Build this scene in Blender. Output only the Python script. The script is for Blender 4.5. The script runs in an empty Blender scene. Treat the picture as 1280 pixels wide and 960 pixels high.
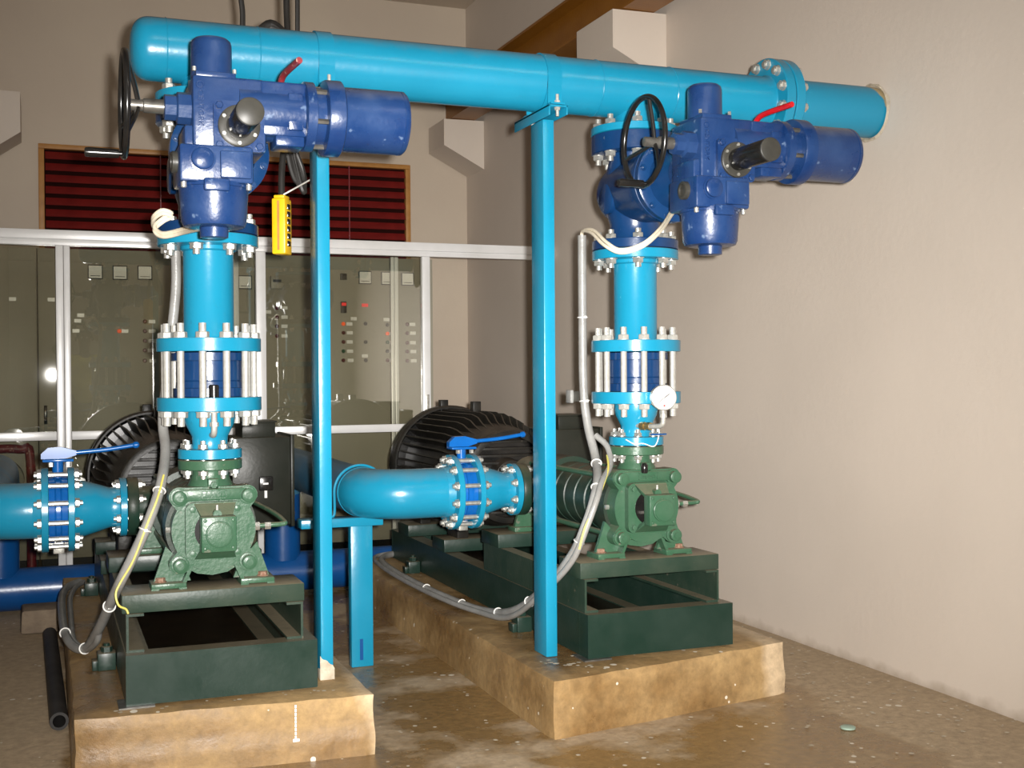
import bpy, bmesh, math, random
from mathutils import Vector, Matrix, noise
random.seed(7)
S = bpy.context.scene
COL = S.collection
PI = math.pi

# ------------------------------------------------------------------ camera
F_PX = 1490.36; YAW = .37167346; PITCH = -.008316; ROLL = .00703497; CAM_H = 1.25
fw = Vector((math.sin(YAW)*math.cos(PITCH), math.cos(YAW)*math.cos(PITCH), math.sin(PITCH)))
r0 = Vector((math.cos(YAW), -math.sin(YAW), 0)); d0 = fw.cross(r0)
rt = math.cos(ROLL)*r0 + math.sin(ROLL)*d0
dn = -math.sin(ROLL)*r0 + math.cos(ROLL)*d0
cam_d = bpy.data.cameras.new('camera'); cam = bpy.data.objects.new('camera', cam_d); COL.objects.link(cam)
cam_d.sensor_width = 36; cam_d.lens = F_PX/1280*36; cam_d.clip_start = .05
up = -dn
cam.matrix_world = Matrix(((rt.x, up.x, -fw.x, 0), (rt.y, up.y, -fw.y, 0), (rt.z, up.z, -fw.z, CAM_H), (0, 0, 0, 1)))
S.camera = cam

# ------------------------------------------------------------------ world, lights, exposure
w = bpy.data.worlds.new('world'); S.world = w; w.use_nodes = True
w.node_tree.nodes['Background'].inputs[0].default_value = (.5, .55, .6, 1)
w.node_tree.nodes['Background'].inputs[1].default_value = .3
# the camera's own flash, just right of and above the lens
fl = bpy.data.lights.new('camera_flash', 'AREA'); fl.shape = 'DISK'; fl.size = .05; fl.energy = 112; fl.spread = math.radians(78); fl.color = (1, .965, .92)
flo = bpy.data.objects.new('camera_flash', fl); COL.objects.link(flo)
flo.matrix_world = Matrix.Translation(rt*.06 + up*.03) @ cam.matrix_world
vs = S.view_settings
vs.view_transform = 'Standard'; vs.look = 'None'; vs.gamma = 1; vs.use_curve_mapping = False; vs.exposure = 0.0
TUBE_POWER = 50.0

# ------------------------------------------------------------------ materials
def newmat(name):
    m = bpy.data.materials.new(name); m.use_nodes = True
    return m, m.node_tree, m.node_tree.nodes['Principled BSDF']
def lin(c):
    return tuple(((v/255)/12.92 if v/255 <= .04045 else ((v/255+.055)/1.055)**2.4) for v in c) + (1,)
def mat(name, c, c2=None, rough=.5, metal=0, scale=8, lo=.35, hi=.7, bump=0, bscale=60, coat=0, spec=.5, rough2=None, c3=None, s3=60, t3=.68, dust=None, dmax=.75):
    """procedural paint: two tones mixed by noise, optional specks of a third, fine bump"""
    m, t, b = newmat(name); n = t.nodes; l = t.links
    b.inputs['Roughness'].default_value = rough; b.inputs['Metallic'].default_value = metal
    b.inputs['Coat Weight'].default_value = coat; b.inputs['Specular IOR Level'].default_value = spec
    tc = n.new('ShaderNodeTexCoord')
    nz = n.new('ShaderNodeTexNoise'); nz.inputs['Scale'].default_value = scale; nz.inputs['Detail'].default_value = 6
    l.new(tc.outputs['Object'], nz.inputs['Vector'])
    cr = n.new('ShaderNodeValToRGB'); cr.color_ramp.elements[0].position = lo; cr.color_ramp.elements[1].position = hi
    cr.color_ramp.elements[0].color = c; cr.color_ramp.elements[1].color = c2 or tuple(v*.82 for v in c[:3])+(1,)
    l.new(nz.outputs['Fac'], cr.inputs['Fac'])
    out = cr.outputs['Color']
    if c3:
        n3 = n.new('ShaderNodeTexNoise'); n3.inputs['Scale'].default_value = s3; n3.inputs['Detail'].default_value = 3
        l.new(tc.outputs['Object'], n3.inputs['Vector'])
        r3 = n.new('ShaderNodeValToRGB'); r3.color_ramp.elements[0].position = t3; r3.color_ramp.elements[1].position = t3+.05
        l.new(n3.outputs['Fac'], r3.inputs['Fac'])
        mx = n.new('ShaderNodeMixRGB'); mx.inputs['Color2'].default_value = c3
        l.new(r3.outputs['Color'], mx.inputs['Fac']); l.new(out, mx.inputs['Color1']); out = mx.outputs['Color']
    if dust:
        # settled dust on faces that look upward
        ge = n.new('ShaderNodeNewGeometry'); sx = n.new('ShaderNodeSeparateXYZ'); l.new(ge.outputs['Normal'], sx.inputs[0])
        nd_ = n.new('ShaderNodeTexNoise'); nd_.inputs['Scale'].default_value = 18; nd_.inputs['Detail'].default_value = 6; l.new(tc.outputs['Object'], nd_.inputs['Vector'])
        ad_ = n.new('ShaderNodeMath'); ad_.operation = 'MULTIPLY_ADD'; ad_.inputs[1].default_value = .5; l.new(nd_.outputs['Fac'], ad_.inputs[0]); l.new(sx.outputs['Z'], ad_.inputs[2])
        md = n.new('ShaderNodeMapRange'); md.inputs['From Min'].default_value = .75; md.inputs['From Max'].default_value = 1.25; md.inputs['To Max'].default_value = dmax; l.new(ad_.outputs[0], md.inputs['Value'])
        mxd = n.new('ShaderNodeMixRGB'); mxd.inputs['Color2'].default_value = dust; l.new(md.outputs[0], mxd.inputs['Fac']); l.new(out, mxd.inputs['Color1']); out = mxd.outputs['Color']
    l.new(out, b.inputs['Base Color'])
    if rough2 is not None:
        mr = n.new('ShaderNodeMapRange'); mr.inputs['From Min'].default_value = lo; mr.inputs['From Max'].default_value = hi
        mr.inputs['To Min'].default_value = rough; mr.inputs['To Max'].default_value = rough2
        l.new(nz.outputs['Fac'], mr.inputs['Value']); l.new(mr.outputs['Result'], b.inputs['Roughness'])
    if bump:
        nb = n.new('ShaderNodeTexNoise'); nb.inputs['Scale'].default_value = bscale; nb.inputs['Detail'].default_value = 4
        l.new(tc.outputs['Object'], nb.inputs['Vector'])
        bp = n.new('ShaderNodeBump'); bp.inputs['Strength'].default_value = bump; bp.inputs['Distance'].default_value = .01
        l.new(nb.outputs['Fac'], bp.inputs['Height']); l.new(bp.outputs['Normal'], b.inputs['Normal'])
    return m

M = {}
M['cyan'] = mat('cyan_paint', (.009, .218, .355, 1), (.007, .195, .32, 1), rough=.25, scale=5, bump=.05, bscale=45, c3=(.2, .5, .62, 1), s3=120, t3=.77, dust=(.14, .17, .17, 1), dmax=.45)
M['cyan_dusty'] = mat('dusty_cyan_paint', (.06, .12, .17, 1), (.02, .13, .24, 1), rough=.5, scale=6, bump=.1)
M['royal'] = mat('royal_blue_paint', (.004, .065, .23, 1), (.003, .05, .18, 1), rough=.28, scale=7, bump=.08, bscale=30, c3=(.2, .3, .4, 1), s3=80, t3=.78)
M['lever'] = mat('lever_blue_paint', (.005, .10, .36, 1), rough=.2, spec=.4, scale=20)
M['blue'] = mat('cast_blue_paint', (.005, .024, .095, 1), (.016, .044, .128, 1), rough=.24, scale=9, bump=.10, bscale=60, rough2=.36, c3=(.08, .125, .22, 1), s3=28, t3=.68, dust=(.14, .15, .18, 1), dmax=.5)
M['navy'] = mat('valve_blue_paint', (.004, .028, .095, 1), (.006, .036, .115, 1), rough=.25, scale=12, bump=.08, bscale=35, c3=(.07, .1, .15, 1), s3=60, t3=.75)
M['green'] = mat('cast_green_paint', (.030, .085, .046, 1), (.042, .095, .056, 1), rough=.3, spec=.35, scale=14, bump=.12, bscale=80, c3=(.1, .12, .085, 1), s3=26, t3=.68, rough2=.42, dust=(.2, .17, .115, 1), dmax=.7)
M['darkgreen'] = mat('frame_green_paint', (.009, .024, .017, 1), (.016, .032, .024, 1), rough=.28, spec=.3, scale=7, bump=.06, bscale=50, c3=(.12, .12, .1, 1), s3=55, t3=.74, rough2=.4, dust=(.16, .13, .085, 1), dmax=.8)
M['dustgreen'] = mat('dusty_green_paint', (.016, .034, .023, 1), (.032, .047, .033, 1), rough=.4, spec=.25, scale=9, bump=.08, bscale=60, c3=(.09, .085, .06, 1), s3=30, t3=.68, dust=(.22, .18, .12, 1), dmax=.85)
M['barrel'] = mat('darker_cast_green', (.010, .030, .020, 1), (.022, .030, .021, 1), rough=.4, spec=.25, scale=10, bump=.08, bscale=60, dust=(.1, .08, .05, 1), dmax=.7)  # same green as the pump castings, in a darker copy
M['motor'] = mat('motor_black_paint', (.009, .009, .008, 1), (.022, .019, .015, 1), rough=.4, spec=.2, scale=11, bump=.1, bscale=80, c3=(.08, .065, .05, 1), s3=50, t3=.72, dust=(.07, .055, .042, 1), dmax=.7)
M['box'] = mat('terminal_box_paint', (.014, .016, .012, 1), (.02, .021, .016, 1), rough=.35, spec=.2, scale=9, bump=.05, dust=(.1, .085, .06, 1))
M['zinc'] = mat('zinc_steel', (.62, .62, .58, 1), (.42, .41, .37, 1), rough=.32, metal=.75, scale=60, bump=.1, bscale=200)
M['stud'] = mat('zinc_stud', (.42, .415, .385, 1), (.32, .31, .275, 1), rough=.42, metal=.3, spec=.3, scale=50, bump=.25, bscale=300)
M['rust'] = mat('rusty_steel', (.16, .07, .04, 1), (.3, .2, .14, 1), rough=.75, scale=80, bump=.3, bscale=200)
M['steel'] = mat('worn_steel', (.2, .19, .17, 1), (.1, .095, .085, 1), rough=.35, metal=.7, scale=30)
M['black'] = mat('black_paint', (.006, .006, .006, 1), (.012, .011, .010, 1), rough=.22, scale=20)
M['capgrey'] = mat('grey_plastic', (.040, .038, .032, 1), (.028, .027, .023, 1), rough=.4, spec=.3, scale=30)
M['red'] = mat('red_paint', (.45, .008, .012, 1), (.35, .006, .01, 1), rough=.35, scale=20)
M['redworn'] = mat('worn_red_paint', (.22, .02, .025, 1), (.12, .02, .03, 1), rough=.45, scale=40, c3=(.4, .25, .2, 1), s3=60, t3=.65)
M['rubber'] = mat('black_rubber', (.012, .011, .010, 1), (.02, .018, .016, 1), rough=.5, scale=20)
M['conduit'] = mat('grey_conduit', (.26, .26, .25, 1), (.19, .185, .175, 1), rough=.35, scale=14, bump=.15, bscale=120)
M['cream'] = mat('cream_cable', (.72, .64, .5, 1), (.6, .53, .4, 1), rough=.5, scale=30)
M['tie'] = mat('white_nylon', (.75, .74, .7, 1), rough=.4)
M['yellowwire'] = mat('yellow_green_wire', (.62, .5, .1, 1), (.5, .5, .12, 1), rough=.5, scale=40)
M['yellow'] = mat('yellow_plastic', (.75, .45, .008, 1), (.65, .38, .006, 1), rough=.4, scale=25, c3=(.8, .75, .5, 1), s3=40, t3=.74)
M['crane'] = mat('crane_ochre_paint', (.24, .095, .010, 1), (.2, .075, .008, 1), rough=.4, spec=.3, scale=6, bump=.1)
M['louver'] = mat('red_louver_paint', (.20, .012, .010, 1), (.15, .008, .007, 1), rough=.5, scale=9)
M['louvergap'] = mat('dark_red_gap_shade', (.018, .003, .002, 1), rough=.9, spec=.1)  # shade of the louver gaps, put into the colour
M['wood'] = mat('orange_wood', (.42, .2, .05, 1), (.34, .15, .035, 1), rough=.5, scale=14)
M['alu'] = mat('white_aluminium', (.78, .78, .78, 1), (.7, .7, .69, 1), rough=.32, metal=.15, scale=6)
M['gasket'] = mat('dark_gasket', (.01, .01, .012, 1), rough=.6)
M['cabinet'] = mat('cabinet_grey_paint', (.33, .31, .245, 1), (.29, .275, .22, 1), rough=.45, scale=3)
M['white'] = mat('white_plate', (.95, .95, .94, 1), rough=.3)
M['dial'] = mat('dial_face', (.46, .44, .43, 1), (.43, .415, .40, 1), rough=.6, spec=.2)
M['meterface'] = mat('meter_face_card', (.80, .80, .76, 1), (.76, .76, .72, 1), rough=.4)
M['print'] = mat('black_print', (.02, .02, .02, 1), rough=.5)
M['darkred'] = mat('dark_red_lens', (.1, .008, .012, 1), rough=.2)
M['green_l'] = mat('green_lens', (.01, .1, .05, 1), rough=.2)
M['brass'] = mat('brass', (.55, .42, .2, 1), (.4, .3, .14, 1), rough=.3, metal=.9, scale=40)
M['mortar'] = mat('pale_mortar', (.5, .44, .34, 1), (.36, .3, .22, 1), rough=.85, scale=30, bump=.5)
M['tubeplastic'] = mat('dark_pvc', (.018, .017, .016, 1), (.035, .032, .03, 1), rough=.5, spec=.25, scale=12)
M['chunk'] = mat('brown_concrete_chunk', (.13, .095, .065, 1), (.2, .15, .1, 1), rough=.85, scale=14, bump=.5)
M['palegreen'] = mat('pale_green_cap', (.3, .4, .32, 1), rough=.5)
M['tray_dark'] = mat('near_black_sheet', (.010, .007, .004, 1), (.022, .014, .007, 1), rough=.3, scale=5)
M['skin'] = mat('skin', (.16, .075, .045, 1), rough=.5)
M['hair'] = mat('black_hair', (.008, .008, .010, 1), rough=.5)
M['shirt'] = mat('olive_shirt', (.62, .56, .09, 1), (.45, .41, .06, 1), rough=.8, scale=9)
M['trouser'] = mat('dark_trousers', (.03, .03, .035, 1), rough=.8)

def glow(name, c, e):
    m, t, b = newmat(name)
    b.inputs['Base Color'].default_value = c; b.inputs['Emission Color'].default_value = c; b.inputs['Emission Strength'].default_value = e
    return m
M['redglow'] = glow('lit_red_display', (.9, .03, .03, 1), .35)
M['orangeglow'] = glow('lit_orange_lamp', (1, .12, .02, 1), .35)
M['tubeglow'] = glow('fluorescent_tube', (1, .97, .9, 1), TUBE_POWER)

def glass():
    m = bpy.data.materials.new('tinted_glass'); m.use_nodes = True; t = m.node_tree; n = t.nodes; l = t.links
    n.clear()
    o = n.new('ShaderNodeOutputMaterial'); mx = n.new('ShaderNodeMixShader'); tr = n.new('ShaderNodeBsdfTransparent'); gl = n.new('ShaderNodeBsdfGlossy')
    tr.inputs[0].default_value = (.92, .915, .86, 1); gl.inputs['Roughness'].default_value = .012
    fr = n.new('ShaderNodeFresnel'); fr.inputs['IOR'].default_value = 2.3
    l.new(fr.outputs[0], mx.inputs[0]); l.new(tr.outputs[0], mx.inputs[1]); l.new(gl.outputs[0], mx.inputs[2]); l.new(mx.outputs[0], o.inputs[0])
    return m
M['glass'] = glass()

def wall_mat(name, c, c2, grime):
    m, t, b = newmat(name); n = t.nodes; l = t.links
    tc = n.new('ShaderNodeTexCoord')
    a = n.new('ShaderNodeTexNoise'); a.inputs['Scale'].default_value = 1.3; a.inputs['Detail'].default_value = 7
    l.new(tc.outputs['Object'], a.inputs['Vector'])
    cr = n.new('ShaderNodeValToRGB'); cr.color_ramp.elements[0].position = .3; cr.color_ramp.elements[1].position = .75
    cr.color_ramp.elements[0].color = c; cr.color_ramp.elements[1].color = c2
    l.new(a.outputs['Fac'], cr.inputs['Fac'])
    # splash grime just above the floor, with a ragged edge
    sp = n.new('ShaderNodeSeparateXYZ'); l.new(tc.outputs['Object'], sp.inputs[0])
    g = n.new('ShaderNodeTexNoise'); g.inputs['Scale'].default_value = 9; g.inputs['Detail'].default_value = 8
    l.new(tc.outputs['Object'], g.inputs['Vector'])
    ad = n.new('ShaderNodeMath'); ad.operation = 'MULTIPLY_ADD'; ad.inputs[1].default_value = -.10; l.new(g.outputs['Fac'], ad.inputs[0]); l.new(sp.outputs['Z'], ad.inputs[2])
    mr = n.new('ShaderNodeMapRange'); mr.inputs['From Min'].default_value = -.055; mr.inputs['From Max'].default_value = -.015; mr.inputs['To Min'].default_value = .5; mr.inputs['To Max'].default_value = 0
    l.new(ad.outputs[0], mr.inputs['Value'])
    mx = n.new('ShaderNodeMixRGB'); mx.inputs['Color2'].default_value = grime
    l.new(mr.outputs[0], mx.inputs['Fac']); l.new(cr.outputs[0], mx.inputs['Color1']); l.new(mx.outputs[0], b.inputs['Base Color'])
    b.inputs['Roughness'].default_value = .62
    nb = n.new('ShaderNodeTexNoise'); nb.inputs['Scale'].default_value = 30; nb.inputs['Detail'].default_value = 5; l.new(tc.outputs['Object'], nb.inputs['Vector'])
    bp = n.new('ShaderNodeBump'); bp.inputs['Strength'].default_value = .1; bp.inputs['Distance'].default_value = .01
    l.new(nb.outputs['Fac'], bp.inputs['Height']); l.new(bp.outputs[0], b.inputs['Normal'])
    return m
M['wall'] = wall_mat('cream_plaster', (.60, .525, .45, 1), (.55, .48, .41, 1), (.24, .18, .12, 1))
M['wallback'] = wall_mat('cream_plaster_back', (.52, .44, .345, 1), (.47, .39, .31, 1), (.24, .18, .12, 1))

def concrete(name, dry, wet, lo, hi, ramp_axis=None, pale=False):
    """stained concrete: wet and dry patches with white paint drips"""
    m, t, b = newmat(name); n = t.nodes; l = t.links
    tc = n.new('ShaderNodeTexCoord')
    a = n.new('ShaderNodeTexNoise'); a.inputs['Scale'].default_value = 2.0; a.inputs['Detail'].default_value = 7; a.inputs['Roughness'].default_value = .6
    l.new(tc.outputs['Object'], a.inputs['Vector'])
    fac = a.outputs['Fac']
    if ramp_axis:
        sp = n.new('ShaderNodeSeparateXYZ'); l.new(tc.outputs['Object'], sp.inputs[0])
        for ax, k, off in ramp_axis:
            ma = n.new('ShaderNodeMath'); ma.operation = 'ADD'; ma.inputs[1].default_value = off; l.new(sp.outputs[ax], ma.inputs[0])
            mm = n.new('ShaderNodeMath'); mm.operation = 'MULTIPLY'; mm.inputs[1].default_value = k; mm.use_clamp = True; l.new(ma.outputs[0], mm.inputs[0])
            m2 = n.new('ShaderNodeMath'); m2.operation = 'MULTIPLY_ADD'; m2.inputs[1].default_value = .55; l.new(mm.outputs[0], m2.inputs[0]); l.new(fac, m2.inputs[2]); fac = m2.outputs[0]
    cr = n.new('ShaderNodeValToRGB'); cr.color_ramp.elements[0].position = lo; cr.color_ramp.elements[1].position = hi
    cr.color_ramp.elements[0].color = wet; cr.color_ramp.elements[1].color = dry
    l.new(fac, cr.inputs['Fac'])
    cout = cr.outputs[0]
    if pale:
        # limewashed dry patch at one end of the block
        sq_ = n.new('ShaderNodeSeparateXYZ'); l.new(tc.outputs['Object'], sq_.inputs[0])
        pn = n.new('ShaderNodeMath'); pn.operation = 'MULTIPLY_ADD'; pn.inputs[1].default_value = .28; l.new(a.outputs['Fac'], pn.inputs[0]); l.new(sq_.outputs['X'], pn.inputs[2])
        pm = n.new('ShaderNodeMapRange'); pm.inputs['From Min'].default_value = .57; pm.inputs['From Max'].default_value = .63; pm.inputs['To Max'].default_value = .8; l.new(pn.outputs[0], pm.inputs['Value'])
        px2 = n.new('ShaderNodeMixRGB'); px2.inputs['Color2'].default_value = (.56, .43, .28, 1); l.new(pm.outputs[0], px2.inputs['Fac']); l.new(cout, px2.inputs['Color1']); cout = px2.outputs[0]
    f = n.new('ShaderNodeTexNoise'); f.inputs['Scale'].default_value = 26; f.inputs['Detail'].default_value = 8; f.inputs['Roughness'].default_value = .7
    l.new(tc.outputs['Object'], f.inputs['Vector'])
    fr = n.new('ShaderNodeMapRange'); fr.inputs['From Min'].default_value = .3; fr.inputs['From Max'].default_value = .7; fr.inputs['To Min'].default_value = .72; fr.inputs['To Max'].default_value = 1.2
    l.new(f.outputs['Fac'], fr.inputs['Value'])
    mu = n.new('ShaderNodeMixRGB'); mu.blend_type = 'MULTIPLY'; mu.inputs['Fac'].default_value = 1; l.new(cout, mu.inputs['Color1']); l.new(fr.outputs[0], mu.inputs['Color2'])
    v = n.new('ShaderNodeTexVoronoi'); v.inputs['Scale'].default_value = 17; l.new(tc.outputs['Object'], v.inputs['Vector'])
    v2 = n.new('ShaderNodeTexNoise'); v2.inputs['Scale'].default_value = 3.1; l.new(tc.outputs['Object'], v2.inputs['Vector'])
    th = n.new('ShaderNodeMapRange'); th.inputs['From Min'].default_value = .42; th.inputs['From Max'].default_value = .75; th.inputs['To Min'].default_value = 0; th.inputs['To Max'].default_value = .26
    l.new(v2.outputs['Fac'], th.inputs['Value'])
    ls = n.new('ShaderNodeMath'); ls.operation = 'LESS_THAN'; l.new(v.outputs['Distance'], ls.inputs[0]); l.new(th.outputs[0], ls.inputs[1])
    mw = n.new('ShaderNodeMixRGB'); mw.inputs['Color2'].default_value = (.62, .56, .46, 1); l.new(ls.outputs[0], mw.inputs['Fac']); l.new(mu.outputs[0], mw.inputs['Color1'])
    l.new(mw.outputs[0], b.inputs['Base Color'])
    rr = n.new('ShaderNodeMapRange'); rr.inputs['From Min'].default_value = lo; rr.inputs['From Max'].default_value = hi; rr.inputs['To Min'].default_value = .22; rr.inputs['To Max'].default_value = .8
    l.new(fac, rr.inputs['Value']); l.new(rr.outputs[0], b.inputs['Roughness'])
    bp = n.new('ShaderNodeBump'); bp.inputs['Strength'].default_value = .35; bp.inputs['Distance'].default_value = .008
    l.new(f.outputs['Fac'], bp.inputs['Height']); l.new(bp.outputs[0], b.inputs['Normal'])
    return m
M['floor'] = concrete('wet_floor_concrete', (.38, .285, .18, 1), (.22, .132, .05, 1), .49, .60, (('X', 1.6, -2.65), ('X', -7, -.07)))
M['plinth'] = concrete('plinth_concrete', (.36, .235, .10, 1), (.17, .095, .035, 1), .36, .62, None, True)

# ------------------------------------------------------------------ mesh builder
BASE = {}
def axes(a):
    a = Vector(a).normalized()
    u = a.cross(Vector((0, 0, 1)))
    if u.length < 1e-4: u = Vector((1, 0, 0))
    u.normalize(); v = a.cross(u)
    return a, u, v
AX = {'x': (1, 0, 0), 'y': (0, 1, 0), 'z': (0, 0, 1)}
def axv(a): return AX[a] if isinstance(a, str) else tuple(a)
class MB:
    def __init__(s, off=(0, 0, 0)): s.v = []; s.f = []; s.o = Vector(off)
    def raw(s, vs, fs):
        k = len(s.v); s.v += [tuple(Vector(p)+s.o) for p in vs]; s.f += [tuple(i+k for i in q) for q in fs]; return s
    def box(s, x0, x1, y0, y1, z0, z1, b=0):
        bm = bmesh.new(); bmesh.ops.create_cube(bm, size=1)
        for p in bm.verts: p.co = Vector(((x0+x1)/2+p.co.x*(x1-x0), (y0+y1)/2+p.co.y*(y1-y0), (z0+z1)/2+p.co.z*(z1-z0)))
        if b: bmesh.ops.bevel(bm, geom=list(bm.edges), offset=b, segments=2, profile=.5, affect='EDGES')
        bm.verts.index_update()
        s.raw([p.co.copy() for p in bm.verts], [[p.index for p in q.verts] for q in bm.faces]); bm.free(); return s
    def lathe(s, p, ax, prof, n=28, closed=False):
        a, u, v = axes(axv(ax)); p = Vector(p); vs = []; fs = []
        for t, r in prof:
            for i in range(n):
                an = 2*PI*i/n; vs.append(p + a*t + (u*math.cos(an)+v*math.sin(an))*max(r, 1e-5))
        m = len(prof)
        for j in range(m if closed else m-1):
            j2 = (j+1) % m
            for i in range(n): fs.append((j*n+i, j*n+(i+1) % n, j2*n+(i+1) % n, j2*n+i))
        if not closed:
            fs.append(tuple(range(n))[::-1]); fs.append(tuple((m-1)*n+i for i in range(n)))
        return s.raw(vs, fs)
    def cyl(s, p0, p1, r, n=24, b=0, r1=None):
        p0 = Vector(p0); p1 = Vector(p1); L = (p1-p0).length; r1 = r if r1 is None else r1
        pr = [(0, r), (L, r1)] if not b else [(0, r-b), (b, r), (L-b, r1), (L, r1-b)]
        return s.lathe(p0, (p1-p0), pr, n)
    def prism(s, poly, ax, a0, a1):
        mk = {'x': lambda p, a: (a, p[0], p[1]), 'y': lambda p, a: (p[0], a, p[1]), 'z': lambda p, a: (p[0], p[1], a)}[ax]
        n = len(poly); vs = [mk(p, a0) for p in poly]+[mk(p, a1) for p in poly]
        fs = [tuple(range(n)), tuple(range(2*n-1, n-1, -1))]+[(i, (i+1) % n, n+(i+1) % n, n+i) for i in range(n)]
        return s.raw(vs, fs)
    def tube(s, pts, r, n=10, sub=6, smooth=True):
        P = [Vector(p) for p in pts]
        if smooth and len(P) > 2:
            Q = [2*P[0]-P[1]]+P+[2*P[-1]-P[-2]]; R = []
            for i in range(1, len(Q)-2):
                for k in range(sub):
                    t = k/sub; a, b, c, d = Q[i-1:i+3]
                    R.append(.5*((2*b)+(c-a)*t+(2*a-5*b+4*c-d)*t*t+(3*b-a-3*c+d)*t**3))
            R.append(P[-1]); P = R
        vs = []; fs = []; T = (P[1]-P[0]).normalized(); _, u, v = axes(T)
        for i, p in enumerate(P):
            T2 = ((P[min(i+1, len(P)-1)]-P[max(i-1, 0)])).normalized()
            q = T.rotation_difference(T2); u = q @ u; v = q @ v; T = T2
            for k in range(n):
                an = 2*PI*k/n; vs.append(p+(u*math.cos(an)+v*math.sin(an))*r)
        for i in range(len(P)-1):
            for k in range(n): fs.append((i*n+k, i*n+(k+1) % n, (i+1)*n+(k+1) % n, (i+1)*n+k))
        fs.append(tuple(range(n))[::-1]); fs.append(tuple((len(P)-1)*n+k for k in range(n)))
        return s.raw(vs, fs)
    def torus(s, c, ax, R, r, n=40, m=10, a0=0, a1=2*PI):
        a, u, v = axes(axv(ax)); c = Vector(c); full = abs(a1-a0-2*PI) < 1e-6
        N = n if full else n+1; vs = []; fs = []
        for i in range(N):
            an = a0+(a1-a0)*i/n; d = u*math.cos(an)+v*math.sin(an)
            for k in range(m):
                b = 2*PI*k/m; vs.append(c+d*(R+r*math.cos(b))+a*(r*math.sin(b)))
        for i in range(n):
            j = (i+1) % N
            for k in range(m): fs.append((i*m+k, i*m+(k+1) % m, j*m+(k+1) % m, j*m+k))
        if not full: fs.append(tuple(range(m))[::-1]); fs.append(tuple((N-1)*m+k for k in range(m)))
        return s.raw(vs, fs)
    def mesh(s, name, m, sharp=38, base=(0, 0, 0)):
        me = bpy.data.meshes.new(name); b = Vector(base)
        me.from_pydata([tuple(Vector(p)-b) for p in s.v], [], s.f)
        bm = bmesh.new(); bm.from_mesh(me); bmesh.ops.recalc_face_normals(bm, faces=bm.faces); bm.to_mesh(me); bm.free()
        for p in me.polygons: p.use_smooth = True
        me.set_sharp_from_angle(angle=math.radians(sharp))
        me.materials.append(M[m] if isinstance(m, str) else m)
        return me
    def build(s, name, m, parent=None, sharp=38, base=None):
        b = BASE[parent.name] if parent else Vector(base or (0, 0, 0))
        me = s.mesh(name, m, sharp, b)
        o = bpy.data.objects.new(name, me); COL.objects.link(o)
        if parent: o.parent = parent
        else: o.location = b
        BASE[o.name] = Vector(b)
        return o
def tag(o, label=None, cat=None, group=None, kind=None):
    for k, v in (('label', label), ('category', cat), ('group', group), ('kind', kind)):
        if v: o[k] = v
    return o
def thing(name, label, cat, base, group=None):
    o = bpy.data.objects.new(name, None); COL.objects.link(o); o.location = base; o.empty_display_size = .1
    BASE[o.name] = Vector(base); return tag(o, label, cat, group)
def part(o, label): o['label'] = label; return o
def inst(name, me, parent, loc, ax=None, rot=None):
    o = bpy.data.objects.new(name, me); COL.objects.link(o); o.parent = parent
    o.location = Vector(loc)-BASE[parent.name]
    if ax is not None: o.rotation_mode = 'QUATERNION'; o.rotation_quaternion = Vector((0, 0, 1)).rotation_difference(Vector(axv(ax)))
    if rot is not None: o.rotation_mode = 'QUATERNION'; o.rotation_quaternion = rot
    BASE[o.name] = Vector(loc); return o
def copy_tree(o, d=(0, 0, 0), label=None, parent=None):
    c = o.copy(); COL.objects.link(c); c.parent = parent
    if parent is None: c.location = o.location+Vector(d)
    BASE[c.name] = BASE[o.name]+Vector(d)
    if label: c['label'] = label
    for ch in list(o.children): copy_tree(ch, d, None, c)
    return c
_bm = {}
def bolt_mesh(a, b, d, tail=.02, m='zinc', head=True):
    """stud from a to b along local z with a hex nut at each end; d = stud radius"""
    k = (round(b-a, 4), d, tail, m)
    if k not in _bm:
        s = MB(); L = b-a; h = d*1.7; R = d*1.85
        s.cyl((0, 0, -h-tail), (0, 0, L+h+tail), d, 10)
        for z in (-h, L):
            s.lathe((0, 0, z), 'z', [(0, R*.9), (h*.12, R), (h*.88, R), (h, R*.88)], 6)
        s.cyl((0, 0, -.002), (0, 0, 0), R*1.12, 14); s.cyl((0, 0, L), (0, 0, L+.002), R*1.12, 14)
        _bm[k] = s.mesh('bolt', m, 30)
    return _bm[k]
def bolt_ring(parent, c, ax, R, n, a, b, d, name='bolt', phase=0, tail=.02, m='zinc', skip=None):
    A, u, v = axes(AX[ax]); me = bolt_mesh(a, b, d, tail, m)
    for i in range(n):
        an = 2*PI*(i+phase)/n; p = Vector(c)+(u*math.cos(an)+v*math.sin(an))*R+A*a
        inst(name, me, parent, p, ax)
def text_mesh(txt, size, ext, m):
    cu = bpy.data.curves.new('lettering', 'FONT'); cu.body = txt; cu.size = size; cu.extrude = ext; cu.align_x = 'CENTER'; cu.align_y = 'CENTER'; cu.resolution_u = 3
    o = bpy.data.objects.new('lettering', cu); COL.objects.link(o); bpy.context.view_layer.update()
    me = bpy.data.meshes.new_from_object(o); bpy.data.objects.remove(o); bpy.data.curves.remove(cu)
    me.materials.clear(); me.materials.append(M[m]); return me

XL, XR = .51, 2.12
DX = XR-XL
WL, WR, YB, YF, ZC = -.49, 3.23, 9.28, -3.0, 4.25

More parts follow.
